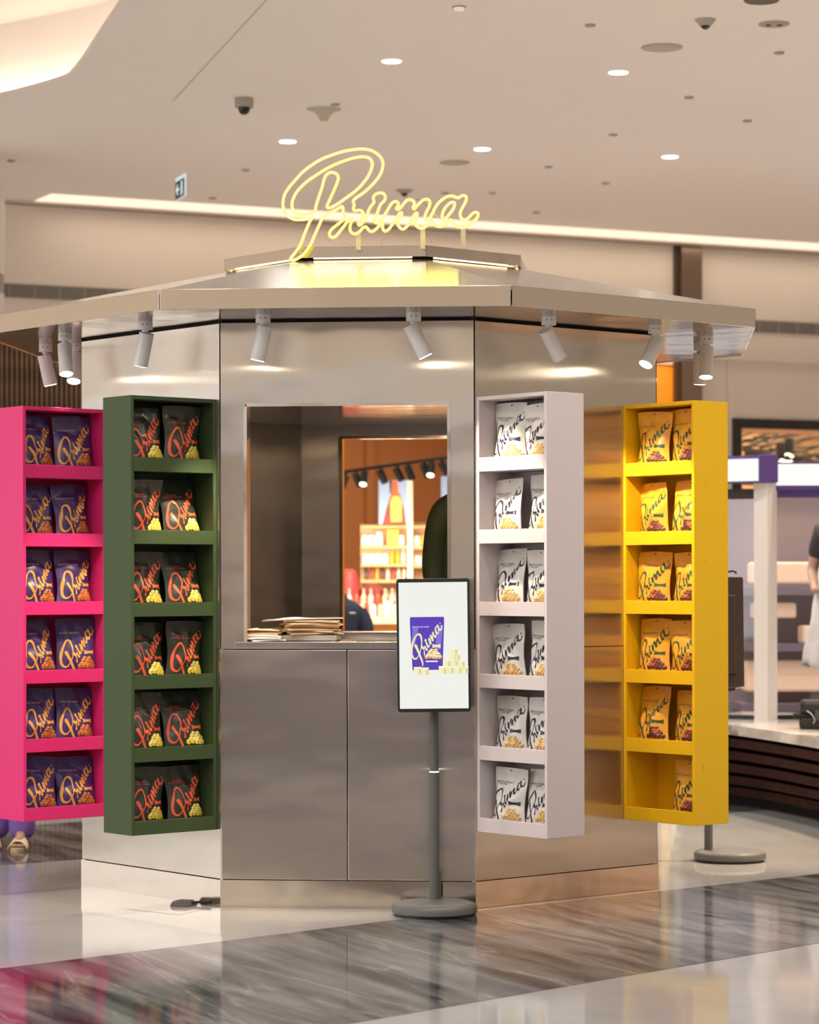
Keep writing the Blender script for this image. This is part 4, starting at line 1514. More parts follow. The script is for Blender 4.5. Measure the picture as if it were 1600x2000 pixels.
for py in (1028, 1068, 1104, 1140):
    a, b = bg(808, py, DS) - Vector(su2.location), bg(900, py, DS) - Vector(su2.location)
    MB().box(a.x, b.x, -.30, .05, a.z - .025, a.z).build('shelf', M_BOARD, su2)
MB().box(a.x, b.x, .05, .07, -.4, bg(0, 1022, DS).z - su2.location.z).build('back_panel', mat('shelf_back', (.72, .47, .28), .6), su2)
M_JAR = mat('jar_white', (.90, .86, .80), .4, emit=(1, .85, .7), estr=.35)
OR9 = ['first', 'second', 'third', 'fourth', 'fifth', 'sixth', 'seventh', 'eighth', 'ninth', 'tenth', 'eleventh', 'twelfth', 'thirteenth']


def jar(px, py, Y, w, h, m, lab, cat, grp, neck=.5, capm=None):
    p = bg(px, py, Y)
    t = thing(cat.replace(' ', '_'), lab, cat, p + Vector((0, -.12, 0)), 0, grp)
    MB().lathe([(w * .94, 0), (w, h * .06), (w, h * .68), (w * neck, h * .80)], n=14).build('body', m, t, True)
    MB().lathe([(w * neck * 1.05, h * .80), (w * neck * 1.05, h)], n=12).build('cap', capm or m, t, True)
    return t


for i in range(4):
    jar(713 + i * 14 if i < 3 else 783, 1066, DS, .036, .10 + .03 * (i == 2), M_JAR, 'white jar on the upper shop shelf, %s from the left' % OR9[i], 'jar', 'white jars on the shop shelves', .8)
bxp = bg(768, 1066, DS)
tag(MB().box(-.055, .055, -.06, .06, 0, .155).build('box', mat('box_yellow', (.90, .55, .03), .5), None, bevel=.008, loc=bxp + Vector((0, -.15, 0))), 'yellow box on the upper shop shelf', 'box')
for i in range(4):
    jar(714 + i * 13, 1101, DS, .032, .09, M_JAR, 'white jar on the middle shop shelf, %s from the left' % OR9[i], 'jar', 'white jars on the shop shelves', .8)
cb_ = [mat('bottle_amber', (.85, .42, .03), .3), mat('bottle_white', (.85, .75, .65), .4), mat('bottle_red', (.45, .06, .03), .4), mat('bottle_dark', (.10, .04, .02), .3)]
for i in range(3):
    jar(766 + i * 11, 1101, DS, .022, .14, cb_[(0, 0, 1)[i]], 'bottle on the middle shop shelf, %s of three' % OR9[i], 'bottle', 'bottles on the shop shelves', .4)
for i in range(8):
    jar(716 + i * 10.5, 1132, DS, .016, .13, cb_[(3, 2, 0, 3, 1, 2, 1, 1)[i]], 'thin bottle on the lowest shop shelf, %s from the left' % OR9[i], 'bottle', 'bottles on the shop shelves', .45)
for i in range(3):
    jar(815 + i * 13, 1067, DS, .035, .10, M_JAR if i != 1 else cb_[0], 'jar on the second shelf unit, %s from the left' % OR9[i], 'jar', 'jars on the second shelf unit', .8)
    jar(815 + i * 13, 1103, DS, .03, .09, M_JAR, 'lower white jar on the second shelf unit, %s from the left' % OR9[i], 'jar', 'jars on the second shelf unit', .8)
light('shelf_wash', 'AREA', bg(752, 1075, DS - 1.1), 24, (1, .82, .58), .8, (0, 1, -.06), .3)
light('table_wash', 'AREA', bg(720, 1000, 23.0), 40, (1, .84, .62), .9, (0, .45, -1), .5)
# display table with bottles in front
DT = 23.6
ta_, tb_ = bg(655, 1207, DT), bg(790, 1207, DT)
tbl = thing('display_table', 'orange display table with bottles in the shop', 'table', (ta_.x, ta_.y, 0))
wq = tb_.x - ta_.x
MB().box(0, wq, -.3, .5, ta_.z - .05, ta_.z).build('top', mat('table_top', (.95, .72, .5), .5), tbl)
MB().box(.04, wq - .04, -.26, .46, 0, ta_.z - .05).build('front', mat('table_orange', (.85, .33, .06), .6), tbl)
cc_ = [M_JAR, mat('bottle_pink', (.85, .45, .40), .4), cb_[1], cb_[2], M_JAR, mat('bottle_peach', (.92, .55, .35), .4)]
for i in range(8):
    jar(676 + i * 13.5, 1207, DT, .021, .155 if i % 3 else .19, cc_[i % 6], 'front row bottle on the display table, %s from the left' % OR9[i], 'bottle', 'bottles on the display table', .4, cb_[2])
for i in range(7):
    p = bg(683 + i * 14, 1188, DT + .25)
    o = jar(683 + i * 14, 1201, DT + .25, .026, .24, cc_[(i * 2 + 1) % 6], 'taller back row bottle on the display table, %s from the left' % OR9[i], 'bottle', 'bottles on the display table', .35)
rs = bg(682, 1203, DT + .42)
tag(MB().lathe([(.05, 0), (.09, .10), (.10, .26), (.07, .40), (.03, .43)], n=18).build('vase', mat('vase_red', (.60, .05, .05), .5), None, True, loc=rs), 'red rounded vase at the left of the display table', 'vase')
rs = bg(728, 1203, DT + .42)
tag(MB().lathe([(.10, 0), (.13, .10), (.12, .24), (.05, .30)], n=18).build('vase', mat('vase_maroon', (.22, .04, .03), .5), None, True, loc=rs), 'dark maroon vase behind the bottles', 'vase')

# navy jacket on a headless bust
nb = bg(664, 1268, 22.2)
bust = thing('mannequin', 'headless mannequin in a navy zip jacket seen through the kiosk', 'mannequin', (nb.x, nb.y, 0))
M_NAVY = mat('navy_cloth', (.010, .013, .028), .75, bump=(12, .3, .02))
zt = bg(664, 1162, 22.2).z
MB().lathe([(.16, 0), (.16, .012), (.03, .03), (.022, .06), (.022, .75)], n=20).build('stand', M_BLACK, bust, True)
js = []
prof = [(.155, .105, .74), (.165, .115, .85), (.16, .11, 1.0), (.175, .12, 1.15), (.205, .12, zt - .16), (.20, .11, zt - .11), (.14, .09, zt - .055), (.075, .07, zt - .03), (.062, .062, zt - .005), (.060, .060, zt + .012)]
vs, fs2 = [], []
nn = 28
for (rx, ry, z) in prof:
    for i in range(nn):
        a = 2 * pi * i / nn
        vs.append((rx * cos(a), ry * sin(a), z))
for j in range(len(prof) - 1):
    for i in range(nn):
        fs2.append((j * nn + i, j * nn + (i + 1) % nn, (j + 1) * nn + (i + 1) % nn, (j + 1) * nn + i))
fs2.append(tuple(range(nn))[::-1])
MB().add(vs, fs2).build('jacket', M_NAVY, bust, True)
for s in (-1, 1):
    MB().tube(catmull([(s * .17, 0, zt - .13), (s * .225, -.01, zt - .26), (s * .235, -.03, zt - .45), (s * .22, -.06, zt - .62)], 4, False), [.062] * 5 + [.055] * 4 + [.048] * 4, 12).build('sleeve', M_NAVY, bust, True)
MB().lathe([(.0625, zt + .010), (.0625, zt + .016)], n=24).build('collar_edge', mat('collar_piping', (.45, .36, .28), .7), bust, True)
MB().box(.085, .135, -.124, -.121, zt - .155, zt - .145).build('chest_print', M_WHITE, bust)

# ================================================================ SHOP WINDOW AT THE RIGHT (black frame, branches)
t0, zt0 = wall_at(1430, 817)
t1, zb0 = wall_at(1452, 836)
win = thing('window_1', 'black framed shop window with branches at the right', 'window', wallpt(t0, 0, 0))
win['kind'] = 'structure'
M_FRAME = mat('black_frame', (.022, .018, .016), .5)
wl = Vector(win.location)


def wbx(ta2, tb2, d0, d1, z0, z1, nm, m):
    P = [wallpt(ta2, d1, z0), wallpt(tb2, d1, z0), wallpt(tb2, d0, z0), wallpt(ta2, d0, z0), wallpt(ta2, d1, z1), wallpt(tb2, d1, z1), wallpt(tb2, d0, z1), wallpt(ta2, d0, z1)]
    return MB().hexa([p - wl for p in P]).build(nm, m, win)


wbx(t0, t0 + .10, -.3, .03, 0, zt0, 'window_frame', M_FRAME)
wbx(t0 + .10, 15, -.3, .03, zt0 - .10, zt0, 'window_frame', M_FRAME)
wbx(t0 + .10, t0 + .125, -.3, .0, 0, zt0 - .10, 'window_lining', mat('copper_lining', (.75, .38, .18), .4, emit=(1, .45, .2), estr=.2))
wbx(t0 + .10, 15, -.3, .0, zt0 - .125, zt0 - .10, 'window_lining', mat('copper_lining', (.75, .38, .18), .4))
wbx(t0 + .1, 15, -2.6, -2.5, 0, zt0 + .2, 'interior_wall', mat('golden_interior', (.62, .40, .20), .7, var=(5, .5)))
wbx(t0 - .1, t0 + .0, -2.6, -.3, 0, zt0 + .2, 'interior_side', mat('golden_interior', (.62, .40, .20), .7))
wbx(t0 - .1, 15, -2.6, -.3, zt0 + .2, zt0 + .3, 'interior_ceiling', mat('golden_interior', (.62, .40, .20), .7))
light('window_display_light', 'AREA', wallpt(t0 + 1.8, -1.3, zt0 + .12), 150, (1, .72, .42), 3, (0, 0, -1), 1.6)
rbx = random.Random(4)
for i in range(64):
    tt = t0 + .15 + rbx.random() * 1.5
    z = zt0 - .14 - rbx.random() * .5
    pts = []
    a = wallpt(tt, -.5 - rbx.random() * 1.5, z) - wl
    ang = rbx.uniform(-.25, .35)
    ln = rbx.uniform(.5, 1.4)
    for j in range(5):
        pts.append(tuple(a + wd * (ln * j / 4) + Vector((0, 0, ln * j / 4 * ang + rbx.uniform(-.03, .03)))))
    MB().tube(catmull(pts, 2, False), .013 if i % 3 else .022, 6).build('branch', mat('dark_branch', (.035, .022, .015), .7), win)
for (px, py) in ((1542, 893), (1525, 902)):
    p = on_wall(px, py, (wallpt(0, -.6).x, wallpt(0, -.6).y), (wd.x, wd.y)) - wl
    MB().cyl(p, p + Vector((0, 0, .2)), .05, n=14).build('lamp_head', M_BLACK, win, True)
    MB().cyl(p - Vector((.02, .03, .012)), p, .052, n=14).build('lamp_lens', emat('window_lamp', (1, .85, .65), 6), win)
wbx(t0 + .125, 15, -.16, -.152, 0, zt0 - .125, 'pane', glass_mat('window_glass', (.97, .95, .92), .06))

# ================================================================ PURPLE STAND WITH CURVED BENCH AT THE RIGHT
M_PUR = mat('purple_frame', (.105, .055, .24), .45)
M_LB = emat('lightbox_white', (1.0, .98, .93), 1.0)
ZB = .58
fe = [on_z(x, y, ZB) for x, y in ((1300, 1408), (1360, 1410), (1425, 1416), (1500, 1426), (1600, 1442), (1700, 1462), (1800, 1490))]
fe = [Vector(p) for p in catmull([tuple(p) for p in fe], 4, False)]


def offs(pts, d):
    out = []
    for i, p in enumerate(pts):
        a = pts[max(0, i - 1)]
        b = pts[min(len(pts) - 1, i + 1)]
        t = (b - a)
        t.z = 0
        t.normalize()
        nrm = Vector((-t.y, t.x, 0))
        if nrm.y < 0:
            nrm = -nrm
        out.append(p + nrm * d)
    return out


def sweep(front, back, z0, z1, nm, m, par):
    L = Vector(par.location)
    mb = MB()
    n_ = len(front)
    vs = [(p.x - L.x, p.y - L.y, z0) for p in front] + [(p.x - L.x, p.y - L.y, z1) for p in front] + [(p.x - L.x, p.y - L.y, z1) for p in back] + [(p.x - L.x, p.y - L.y, z0) for p in back]
    fs_ = []
    for i in range(n_ - 1):
        for k in range(4):
            a, b = k * n_ + i, ((k + 1) % 4) * n_ + i
            fs_.append((a, a + 1, b + 1, b))
    fs_ += [(0, n_, 2 * n_, 3 * n_), (n_ - 1, 4 * n_ - 1, 3 * n_ - 1, 2 * n_ - 1)]
    mb.add(vs, fs_)
    return mb.build(nm, m, par)


bench = thing('curved_bench', 'curved bench with marble top and dark wooden slats at the right', 'bench', (fe[8].x, fe[8].y, 0))
sweep(fe, offs(fe, 1.5), ZB - .065, ZB, 'marble_top', marble('bench_marble', (.30, .27, .24), (.80, .74, .66), (.12, .10, .09), .12, 3.5, (1, 3, 1), .4, .7), bench)
M_WD = mat('mahogany_slat', (.050, .014, .008), .6, spec=.2, var=(6, .4))
sweep(offs(fe, .34), offs(fe, 1.45), .0, ZB - .07, 'core', M_DARK, bench)
for i, (zc, dd) in enumerate(((.455, .06), (.365, .10), (.275, .14), (.185, .19), (.10, .25))):
    sweep(offs(fe, dd), offs(fe, .36), zc - .030, zc + .026, 'wood_slat', M_WD, bench)

stand2 = thing('display_stand', 'purple framed glass display stand with white light boxes at the right', 'display stand', (unproj(1498, 1404, 18.3).x, 18.3, ZB))
SL = Vector(stand2.location)


def sb(px0, px1, py0, py1, Y0, Y1, nm, m, Yp=None):
    """box spanning pixels at depth Y0 (front), reaching back to Y1"""
    a, b = unproj(px0, py1, Y0), unproj(px1, py0, Y0)
    return MB().box(a.x - SL.x, b.x - SL.x, Y0 - SL.y, Y1 - SL.y, a.z - SL.z, b.z - SL.z).build(nm, m, stand2, bevel=.004)


MB().hexa([Vector(p) - Vector((0, 0, 0)) for p in [(-.085, .02, 0), (.0, -.05, 0), (.078, .03, 0), (0, .11, 0), (-.085, .02, 1.655), (.0, -.05, 1.655), (.078, .03, 1.655), (0, .11, 1.655)]]).build('post', mat('post_white', (.72, .66, .62), .4), stand2)
# header: left wing recedes to the left, corner block, right wing
hz0, hz1 = unproj(0, 946, 18.3).z - ZB, unproj(0, 893, 18.3).z - ZB
xl = -.66
MB().hexa([(xl, .30, hz0), (-.055, -.05, hz0), (-.03, .05, hz0), (xl, .42, hz0), (xl, .30, hz1), (-.055, -.05, hz1), (-.03, .05, hz1), (xl, .42, hz1)]).build('header', M_PUR, stand2)
MB().hexa([(xl, .292, hz0 + .012), (-.062, -.054, hz0 + .012), (-.062, -.048, hz0 + .012), (xl, .30, hz0 + .012), (xl, .292, hz1 - .022), (-.062, -.054, hz1 - .022), (-.062, -.048, hz1 - .022), (xl, .30, hz1 - .022)]).build('light_box', M_LB, stand2)
MB().box(-.06, .075, -.06, .10, hz0, hz1 + .006).build('header_corner', M_PUR, stand2, bevel=.006)
MB().hexa([(.07, .02, hz0 - .05), (1.6, .05, hz0 - .05), (1.6, .16, hz0 - .05), (.07, .14, hz0 - .05), (.07, .02, hz1 - .045), (1.6, .05, hz1 - .045), (1.6, .16, hz1 - .045), (.07, .14, hz1 - .045)]).build('header', M_PUR, stand2)
MB().hexa([(.072, .006, hz0 - .018), (1.6, .036, hz0 - .018), (1.6, .05, hz0 - .018), (.072, .02, hz0 - .018), (.072, .006, hz1 - .057), (1.6, .036, hz1 - .057), (1.6, .05, hz1 - .057), (.072, .02, hz1 - .057)]).build('light_box', M_LB, stand2)
MB().box(.07, 1.6, .08, .16, hz0 - .10, hz0 - .05).build('header_rail', M_PUR, stand2)
MB().hexa([(xl, .34, hz0 - .11), (-.07, .03, hz0 - .11), (-.05, .09, hz0 - .11), (xl, .42, hz0 - .11), (xl, .34, hz0 - .04), (-.07, .03, hz0 - .04), (-.05, .09, hz0 - .04), (xl, .42, hz0 - .04)]).build('header_rail', mat('dark_header', (.03, .02, .02), .5), stand2)
M_GL = glass_mat('stand_glass', (.90, .90, .92), .05)
MB().box(.075, 1.6, .10, .108, 0, hz0 - .05).build('pane', M_GL, stand2)
MB().hexa([(xl, .36, 0), (-.07, .05, 0), (-.066, .056, 0), (xl, .366, 0), (xl, .36, hz0 - .06), (-.07, .05, hz0 - .06), (-.066, .056, hz0 - .06), (xl, .366, hz0 - .06)]).build('pane', M_GL, stand2)
MB().box(.075, 1.6, .09, .12, .0, .03).build('bottom_rail', M_BLACK, stand2)
MB().hexa([(xl, .35, 0), (-.07, .045, 0), (-.06, .07, 0), (xl, .375, 0), (xl, .35, .03), (-.07, .045, .03), (-.06, .07, .03), (xl, .375, .03)]).build('bottom_rail', M_BLACK, stand2)
# inner fittings behind the glass
inn = thing('display_shelf', 'lit back shelf behind the glass of the purple stand', 'shelf', (SL.x + .5, 20.6, ZB))
M_IN = mat('plum_board', (.20, .15, .19), .5)
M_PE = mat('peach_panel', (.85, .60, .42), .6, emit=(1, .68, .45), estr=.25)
MB().box(-1.6, 1.4, .5, .56, -.5, 1.7).build('back_panel', mat('mauve_panel', (.36, .29, .30), .6), inn)
for z in (-.05, .42, .86):
    MB().box(-.4, 1.3, -.1, .5, z, z + .06).build('shelf', M_IN, inn)
for (a, b, z0, z1) in ((-.30, .25, .95, 1.12), (-.28, .05, .68, .80), (-.35, .40, .10, .34), (.1, .5, .48, .62)):
    MB().box(a, b, .0, .3, z0, z1).build('lit_block', M_PE, inn, bevel=.02)
for i, (x, m_, z1) in enumerate(((-1.28, mat('pale_green_tube', (.62, .62, .45), .4), 1.6), (-1.16, mat('gold_tube', (.75, .52, .2), .4), 1.55), (-1.05, mat('dim_tube', (.30, .25, .16), .4), 1.6), (-.98, mat('gold_tube', (.75, .52, .2), .4), 1.6), (-.90, mat('pale_green_tube', (.62, .62, .45), .4), 1.6))):
    MB().lathe([(.045, -.4), (.05, .5), (.03, .9), (.05, 1.1), (.04, z1)], (x, .1, 0), 14).build('hanging_decor', m_, inn, True)
for i in range(6):
    MB().lathe([(.03, 0), (.045, .04), (.03, .09)], (-1.0 + .02 * (i % 2), .0, .12 + i * .09), 10).build('round_box', mat('cream_box', (.85, .70, .42), .5), inn, True)
light('stand_inner_light', 'AREA', (SL.x + .4, 19.6, hz0 + ZB - .05), 9, (1, .84, .70), 1.6, (0, .2, -1), .8)

# black case on the bench
ca = on_z(1612, 1424, ZB)
case = thing('hard_case', 'black hard case lying on the marble bench at the right edge', 'case', (ca.x, ca.y + .06, ZB), radians(-8))
MB().box(-.16, .26, -.10, .12, 0, .085).build('lower_shell', mat('black_case', (.012, .013, .013), .5), case, bevel=.02)
MB().box(-.155, .255, -.097, .117, .092, .19).build('lid', mat('black_case', (.012, .013, .013), .5), case, bevel=.028)
MB().box(-.165, .265, -.105, .125, .083, .096).build('seam', M_DARK, case)
MB().box(-.06, -.02, -.112, -.10, .06, .125).build('latch', mat('case_latch', (.05, .05, .05), .4), case, bevel=.003)
MB().box(-.20, -.15, -.03, .03, .07, .10).build('handle', mat('black_case', (.012, .013, .013), .5), case, bevel=.008)
MB().tube(catmull([(-.11, -.105, .12), (-.08, -.125, .10), (-.06, -.12, .06), (-.07, -.11, .04)], 4, False), .004, 6).build('strap', mat('grey_strap', (.45, .45, .45), .5), case)
MB().box(.03, .10, -.1005, -.0985, .11, .13).build('sticker', M_WHITE, case)
# ================================================================ PEOPLE
M_SKIN = mat('skin', (.56, .33, .22), .5)
M_HAIR = mat('dark_hair', (.02, .014, .01), .6)


def figure(name, label, loc, rotz, scale, pose, top_m, leg_m, sleeve=1.0, skin=M_SKIN, feet=True, shoes=None):
    """standing figure facing -Y; pose overrides joints"""
    J = dict(pel=(0, 0, .96), sp=(0, .01, 1.12), ch=(0, .015, 1.30), nb=(0, .015, 1.45), nk=(0, 0, 1.52), h0=(0, -.015, 1.56), h1=(0, -.015, 1.635), h2=(0, -.005, 1.695),
             sl=(.165, .015, 1.415), el=(.235, .05, 1.13), wl=(.245, -.04, .89), pl=(.245, -.06, .82),
             sr=(-.165, .015, 1.415), er=(-.235, .05, 1.13), wr=(-.245, -.04, .89), pr=(-.245, -.06, .82),
             hl=(.09, 0, .90), kl=(.10, -.015, .50), al=(.105, .03, .085), tl=(.115, -.13, .03),
             hr=(-.09, 0, .90), kr=(-.10, -.015, .50), ar=(-.105, .03, .085), tr=(-.115, -.13, .03))
    J.update(pose)
    J = {k: Vector(v) for k, v in J.items()}
    R = dict(pel=(.15, .10), sp=(.125, .09), ch=(.15, .105), nb=(.075, .06), nk=.054, h0=.066, h1=(.088, .104), h2=(.072, .085), sl=.062, el=.043, wl=.029, pl=(.022, .036), sr=.062, er=.043, wr=.029, pr=(.022, .036),
             hl=.088, kl=.058, al=.040, tl=(.042, .022), hr=.088, kr=.058, ar=.040, tr=(.042, .022))
    order = list(J)
    E = [('pel', 'sp'), ('sp', 'ch'), ('ch', 'nb'), ('nb', 'nk'), ('nk', 'h0'), ('h0', 'h1'), ('h1', 'h2'), ('nb', 'sl'), ('sl', 'el'), ('el', 'wl'), ('wl', 'pl'), ('nb', 'sr'), ('sr', 'er'), ('er', 'wr'), ('wr', 'pr'),
         ('pel', 'hl'), ('hl', 'kl'), ('kl', 'al'), ('al', 'tl'), ('pel', 'hr'), ('hr', 'kr'), ('kr', 'ar'), ('ar', 'tr')]
    V = [J[k] for k in order]
    RR = [R[k] for k in order]
    EE = [(order.index(a), order.index(b)) for a, b in E]
    # fingers and nose
    for s, p, w in ((1, 'pl', 'wl'), (-1, 'pr', 'wr')):
        d = (J[p] - J[w]).normalized()
        for i, (off_, ln) in enumerate(((-.030, .062), (-.011, .072), (.010, .068), (.028, .052))):
            b = J[p] + d * .015 + Vector((0, off_, 0))
            m_ = b + d * ln * .55
            e_ = m_ + (d + Vector((-s * .35, 0, 0))).normalized() * ln * .5
            n0 = len(V)
            V += [b, m_, e_]
            RR += [.0095, .0085, .007]
            EE += [(order.index(p), n0), (n0, n0 + 1), (n0 + 1, n0 + 2)]
        n0 = len(V)
        b = J[w] + d * .03 + Vector((0, -.03, 0))
        V += [b, b + d * .03 + Vector((0, -.018, 0))]
        RR += [.011, .009]
        EE += [(order.index(p), n0), (n0, n0 + 1)]
    n0 = len(V)
    V += [J['h0'] + Vector((0, -.085, .045))]
    RR += [.012]
    EE += [(order.index('h1'), n0)]
    t = thing(name, label, 'person', loc, rotz)
    t.scale = (scale,) * 3
    link('body', skin_mesh('body', V, EE, RR, skin), t)
    # hair shell over crown, sides and back; eyes, brows, mouth, ears
    hc = J['h1'] + Vector((0, .012, .012))
    hb = MB()
    nu, nv = 24, 14
    vs_ = []
    for j in range(nv + 1):
        ph_ = pi * j / nv
        for i in range(nu):
            a_ = 2 * pi * i / nu
            wob = 1 + .02 * sin(7 * a_ + 3 * ph_)
            vs_.append(hc + Vector((.089 * sin(ph_) * cos(a_) * wob, .106 * sin(ph_) * sin(a_) * wob, .118 * cos(ph_) * wob)))
    fs_ = []
    for j in range(nv):
        for i in range(nu):
            q_ = (j * nu + i, j * nu + (i + 1) % nu, (j + 1) * nu + (i + 1) % nu, (j + 1) * nu + i)
            c_ = sum((vs_[k] for k in q_), Vector((0, 0, 0))) / 4 - hc
            if c_.z < -.085 or (c_.y < .0 and c_.z < .045) or (c_.y < -.05 and c_.z < .062):
                continue
            fs_.append(q_)
    hb.add(vs_, fs_)
    ho = hb.build('hair', M_HAIR, t, True)
    hs = ho.modifiers.new('solid', 'SOLIDIFY')
    hs.thickness = .010
    hs.offset = 1
    fy = J['h1'].y
    fz = J['h1'].z
    for s in (-1, 1):
        MB().lathe([(.001, -.008), (.006, -.006), (.0085, 0), (.006, .006), (.001, .008)], (s * .030, fy - .077, fz - .012), 10).build('eye', M_HAIR, t, True)
        MB().box(s * .030 - .014, s * .030 + .014, fy - .090, fy - .078, fz + .004, fz + .009).build('eyebrow', M_HAIR, t)
        MB().lathe([(.002, -.026), (.010, -.018), (.012, .01), (.004, .026)], (s * .078, fy + .012, fz - .018), 10).build('ear', skin, t, True)
    MB().box(-.020, .020, fy - .080, fy - .066, fz - .062, fz - .054).build('mouth', mat('lips', (.40, .14, .11), .5), t, bevel=.003)
    # top
    ks = ['pel', 'sp', 'ch', 'nb', 'sl', 'sr']
    tv = [J['pel'] + Vector((0, 0, -.03)), J['sp'], J['ch'], J['nb'] + Vector((0, 0, .0)), J['sl'], J['sr']]
    tr_ = [(.215, .145), (.20, .135), (.21, .145), (.10, .08), .088, .088]
    te = [(0, 1), (1, 2), (2, 3), (3, 4), (3, 5)]
    for s, a, b, c in ((4, 'sl', 'el', 'wl'), (5, 'sr', 'er', 'wr')):
        n0 = len(tv)
        if sleeve > .6:
            tv += [J[b], J[c].lerp(J[b], .12)]
            tr_ += [.070, .052]
            te += [(s, n0), (n0, n0 + 1)]
        else:
            tv += [J[a].lerp(J[b], .75)]
            tr_ += [.066]
            te += [(s, n0)]
    link('top', skin_mesh('top', tv, te, tr_, top_m), t)
    lv = [J['pel'], J['hl'], J['kl'], J['al'] + Vector((0, .0, .10)), J['hr'], J['kr'], J['ar'] + Vector((0, .0, .10)), J['al'] + Vector((0, -.008, -.062)), J['ar'] + Vector((0, -.008, -.062))]
    link('trousers', skin_mesh('trousers', lv, [(0, 1), (1, 2), (2, 3), (0, 4), (4, 5), (5, 6), (3, 7), (6, 8)], [(.155, .115), .105, .088, .082, .105, .088, .082, .094, .094], leg_m), t)
    if shoes:
        for s, a in ((1, 'l'), (-1, 'r')):
            A, T = J['a' + a], J['t' + a]
            link('shoe', skin_mesh('shoe', [A + Vector((0, .02, -.035)), A.lerp(T, .5) + Vector((0, 0, -.02)), T + Vector((0, -.01, .005))], [(0, 1), (1, 2)], [(.05, .045), (.05, .04), (.048, .03)], shoes), t)
    return t


M_GREENJ = mat('dark_green_jacket', (.028, .040, .014), .75, bump=(9, .4, .03))
M_BLK = mat('black_cloth', (.018, .014, .014), .8, bump=(9, .4, .02))
# seller inside the kiosk, on a low step
pf = KC + Vector((.535, .52, 0))
stp = thing('step_box', 'low dark step inside the kiosk under the seller', 'step', (pf.x, pf.y, .128))
MB().box(-.28, .28, -.2, .2, 0, .24).build('block', mat('step_black', (.03, .03, .03), .6), stp, bevel=.004)
MB().box(-.27, .27, -.19, .19, .24, .246).build('rubber_top', M_BLACK, stp)
figure('person', 'person in a dark green jacket standing inside the kiosk window', (pf.x, pf.y, .376), radians(12), 1.115, dict(sr=(-.175, .015, 1.40), sl=(.175, .015, 1.40), er=(-.212, .03, 1.12), wr=(-.205, -.06, .90), pr=(-.205, -.09, .84)), M_GREENJ, M_BLK, 1.0, shoes=M_BLACK)
# barista at the right picture edge
pr_ = unproj(1652, 1100, 19.35)
figure('person', 'person in a black T-shirt and white apron at the right edge', (pr_.x, pr_.y, ZB - .1 + .0), radians(-20), 1.02, dict(er=(-.255, .05, 1.13), wr=(-.20, -.13, .98), pr=(-.15, -.19, .99)), M_BLK, M_BLK, .5, shoes=M_BLACK)
ap_ = [o for o in bpy.data.objects if o.get('label', '').startswith('person in a black T-shirt')][0]
M_APR = mat('white_apron', (.80, .77, .74), .7, bump=(7, .5, .04))
vs, fs2 = [], []
na, nz = 30, 16
for j in range(nz + 1):
    z = 1.10 - j / nz * .66
    for i in range(na + 1):
        a = pi * 1.0 + (i / na - .5) * pi * 1.75 - pi / 2 + pi
        k = .175 + .10 * (j / nz) + .018 * sin(i * 1.7 + j * .5) * (j / nz)
        vs.append((k * 1.12 * cos(a), k * .92 * sin(a), z + .02 * sin(i * .9)))
for j in range(nz):
    for i in range(na):
        b = j * (na + 1) + i
        fs2.append((b, b + 1, b + na + 2, b + na + 1))
o = MB().add(vs, fs2).build('apron', M_APR, ap_, True)
so_ = o.modifiers.new('solid', 'SOLIDIFY')
so_.thickness = .006
flo = MB().box(SL.x - .3, SL.x + 2.2, 18.9, 20.4, .0, ZB - .1).build('trim_15', mat('stand_floor', (.10, .08, .07), .6))
struct(flo, 'raised floor of the purple stand')

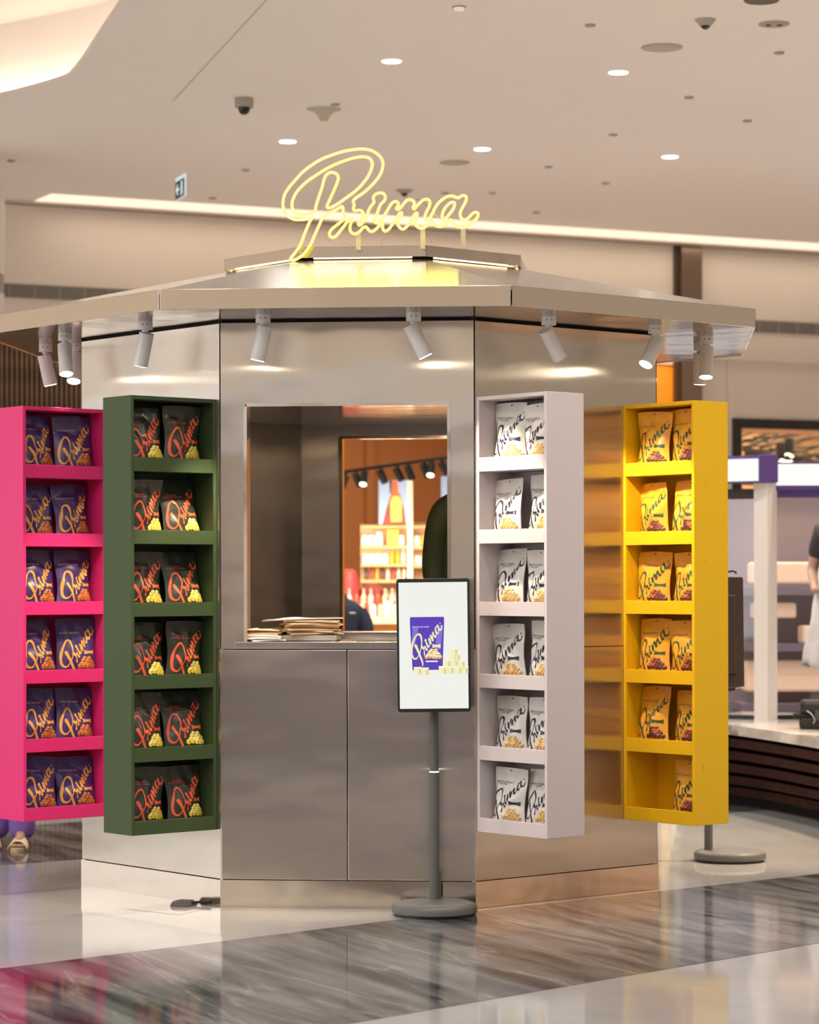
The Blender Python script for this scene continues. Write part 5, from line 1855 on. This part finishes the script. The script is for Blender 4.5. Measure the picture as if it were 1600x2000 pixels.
# visitor behind the pink rack: purple trousers and sandals
M_PT = mat('purple_trousers', (.235, .125, .46), .75, bump=(14, .45, .02))
vp = on_z(33, 1664, 0)
vx, vy = vp.x - .075, vp.y + .175
fig = figure('person', 'person in purple trousers and cream sandals behind the pink rack', (vx, vy, 0.012), 0, 1.0, dict(al=(.075, .03, .085), kl=(.085, -.01, .50), tl=(.078, -.135, .03), ar=(-.085, .11, .085), kr=(-.09, .05, .50), tr=(-.10, -.055, .03)), mat('cream_top', (.7, .62, .52), .8), M_PT, .5)
M_SOLE = mat('cork_sole', (.62, .42, .25), .7)
M_STRAP = mat('cream_leather', (.80, .66, .46), .5)
M_BRN = mat('brown_strap', (.22, .075, .03), .5)
for (ax, ay, tx, ty) in ((.075, .03, .078, -.135), (-.085, .11, -.10, -.055)):
    sd_ = bpy.data.objects.new('sandal', None)
    ang = atan2(tx - ax, -(ty - ay))
    # sole outline
    out = []
    for i in range(28):
        a = 2 * pi * i / 28
        y = -.135 * cos(a)
        w_ = .047 + .010 * max(0, cos(a)) - .006 * max(0, -cos(a))
        out.append((w_ * sin(a), y))
    mx, my = (ax + tx) / 2, (ay + ty) / 2 - .02
    so2 = MB().prism(out, -.012, .012).build('sandal_sole', M_SOLE, fig, bevel=.003)
    so2.location = (mx, my, 0)
    so2.rotation_euler = (0, 0, -ang)
    # broad upper with an open toe
    vs, fs2 = [], []
    na, nb_ = 16, 6
    for j in range(nb_ + 1):
        y = -.098 + j / nb_ * .105
        for i in range(na + 1):
            a = pi * i / na
            rx = .056 - .004 * j / nb_
            rz = .040 + .030 * j / nb_
            vs.append((rx * cos(a), y + .012 * sin(a) * (j < 1) * 1.5, .004 + rz * sin(a)))
    for j in range(nb_):
        for i in range(na):
            b = j * (na + 1) + i
            fs2.append((b, b + 1, b + na + 2, b + na + 1))
    u_ = MB().add(vs, fs2).build('upper', M_STRAP, so2, True)
    s2 = u_.modifiers.new('solid', 'SOLIDIFY')
    s2.thickness = .005
    vs, fs2 = [], []
    for j in range(3):
        for i in range(na + 1):
            a = pi * (i / na)
            vs.append((.056 * cos(a), .012 + j * .011 + .02 * (1 - sin(a)), .004 + .078 * sin(a)))
    for j in range(2):
        for i in range(na):
            b = j * (na + 1) + i
            fs2.append((b, b + 1, b + na + 2, b + na + 1))
    u2 = MB().add(vs, fs2).build('ankle_strap', M_BRN, so2, True)
    s2 = u2.modifiers.new('solid', 'SOLIDIFY')
    s2.thickness = .005
    # toes
    for i, (tx_, r_, ty_) in enumerate(((-.030, .0125, -.112), (-.012, .0095, -.114), (.004, .009, -.111), (.018, .0085, -.106), (.031, .008, -.098))):
        sx = tx_ if ax > 0 else -tx_
        to = skin_mesh('toe', [Vector((sx, -.06, .026)), Vector((sx, ty_ + .014, .024)), Vector((sx, ty_, .020))], [(0, 1), (1, 2)], [r_, r_, r_ * .8], M_SKIN, 1)
        link('toe', to, so2)
    bpy.data.objects.remove(sd_)
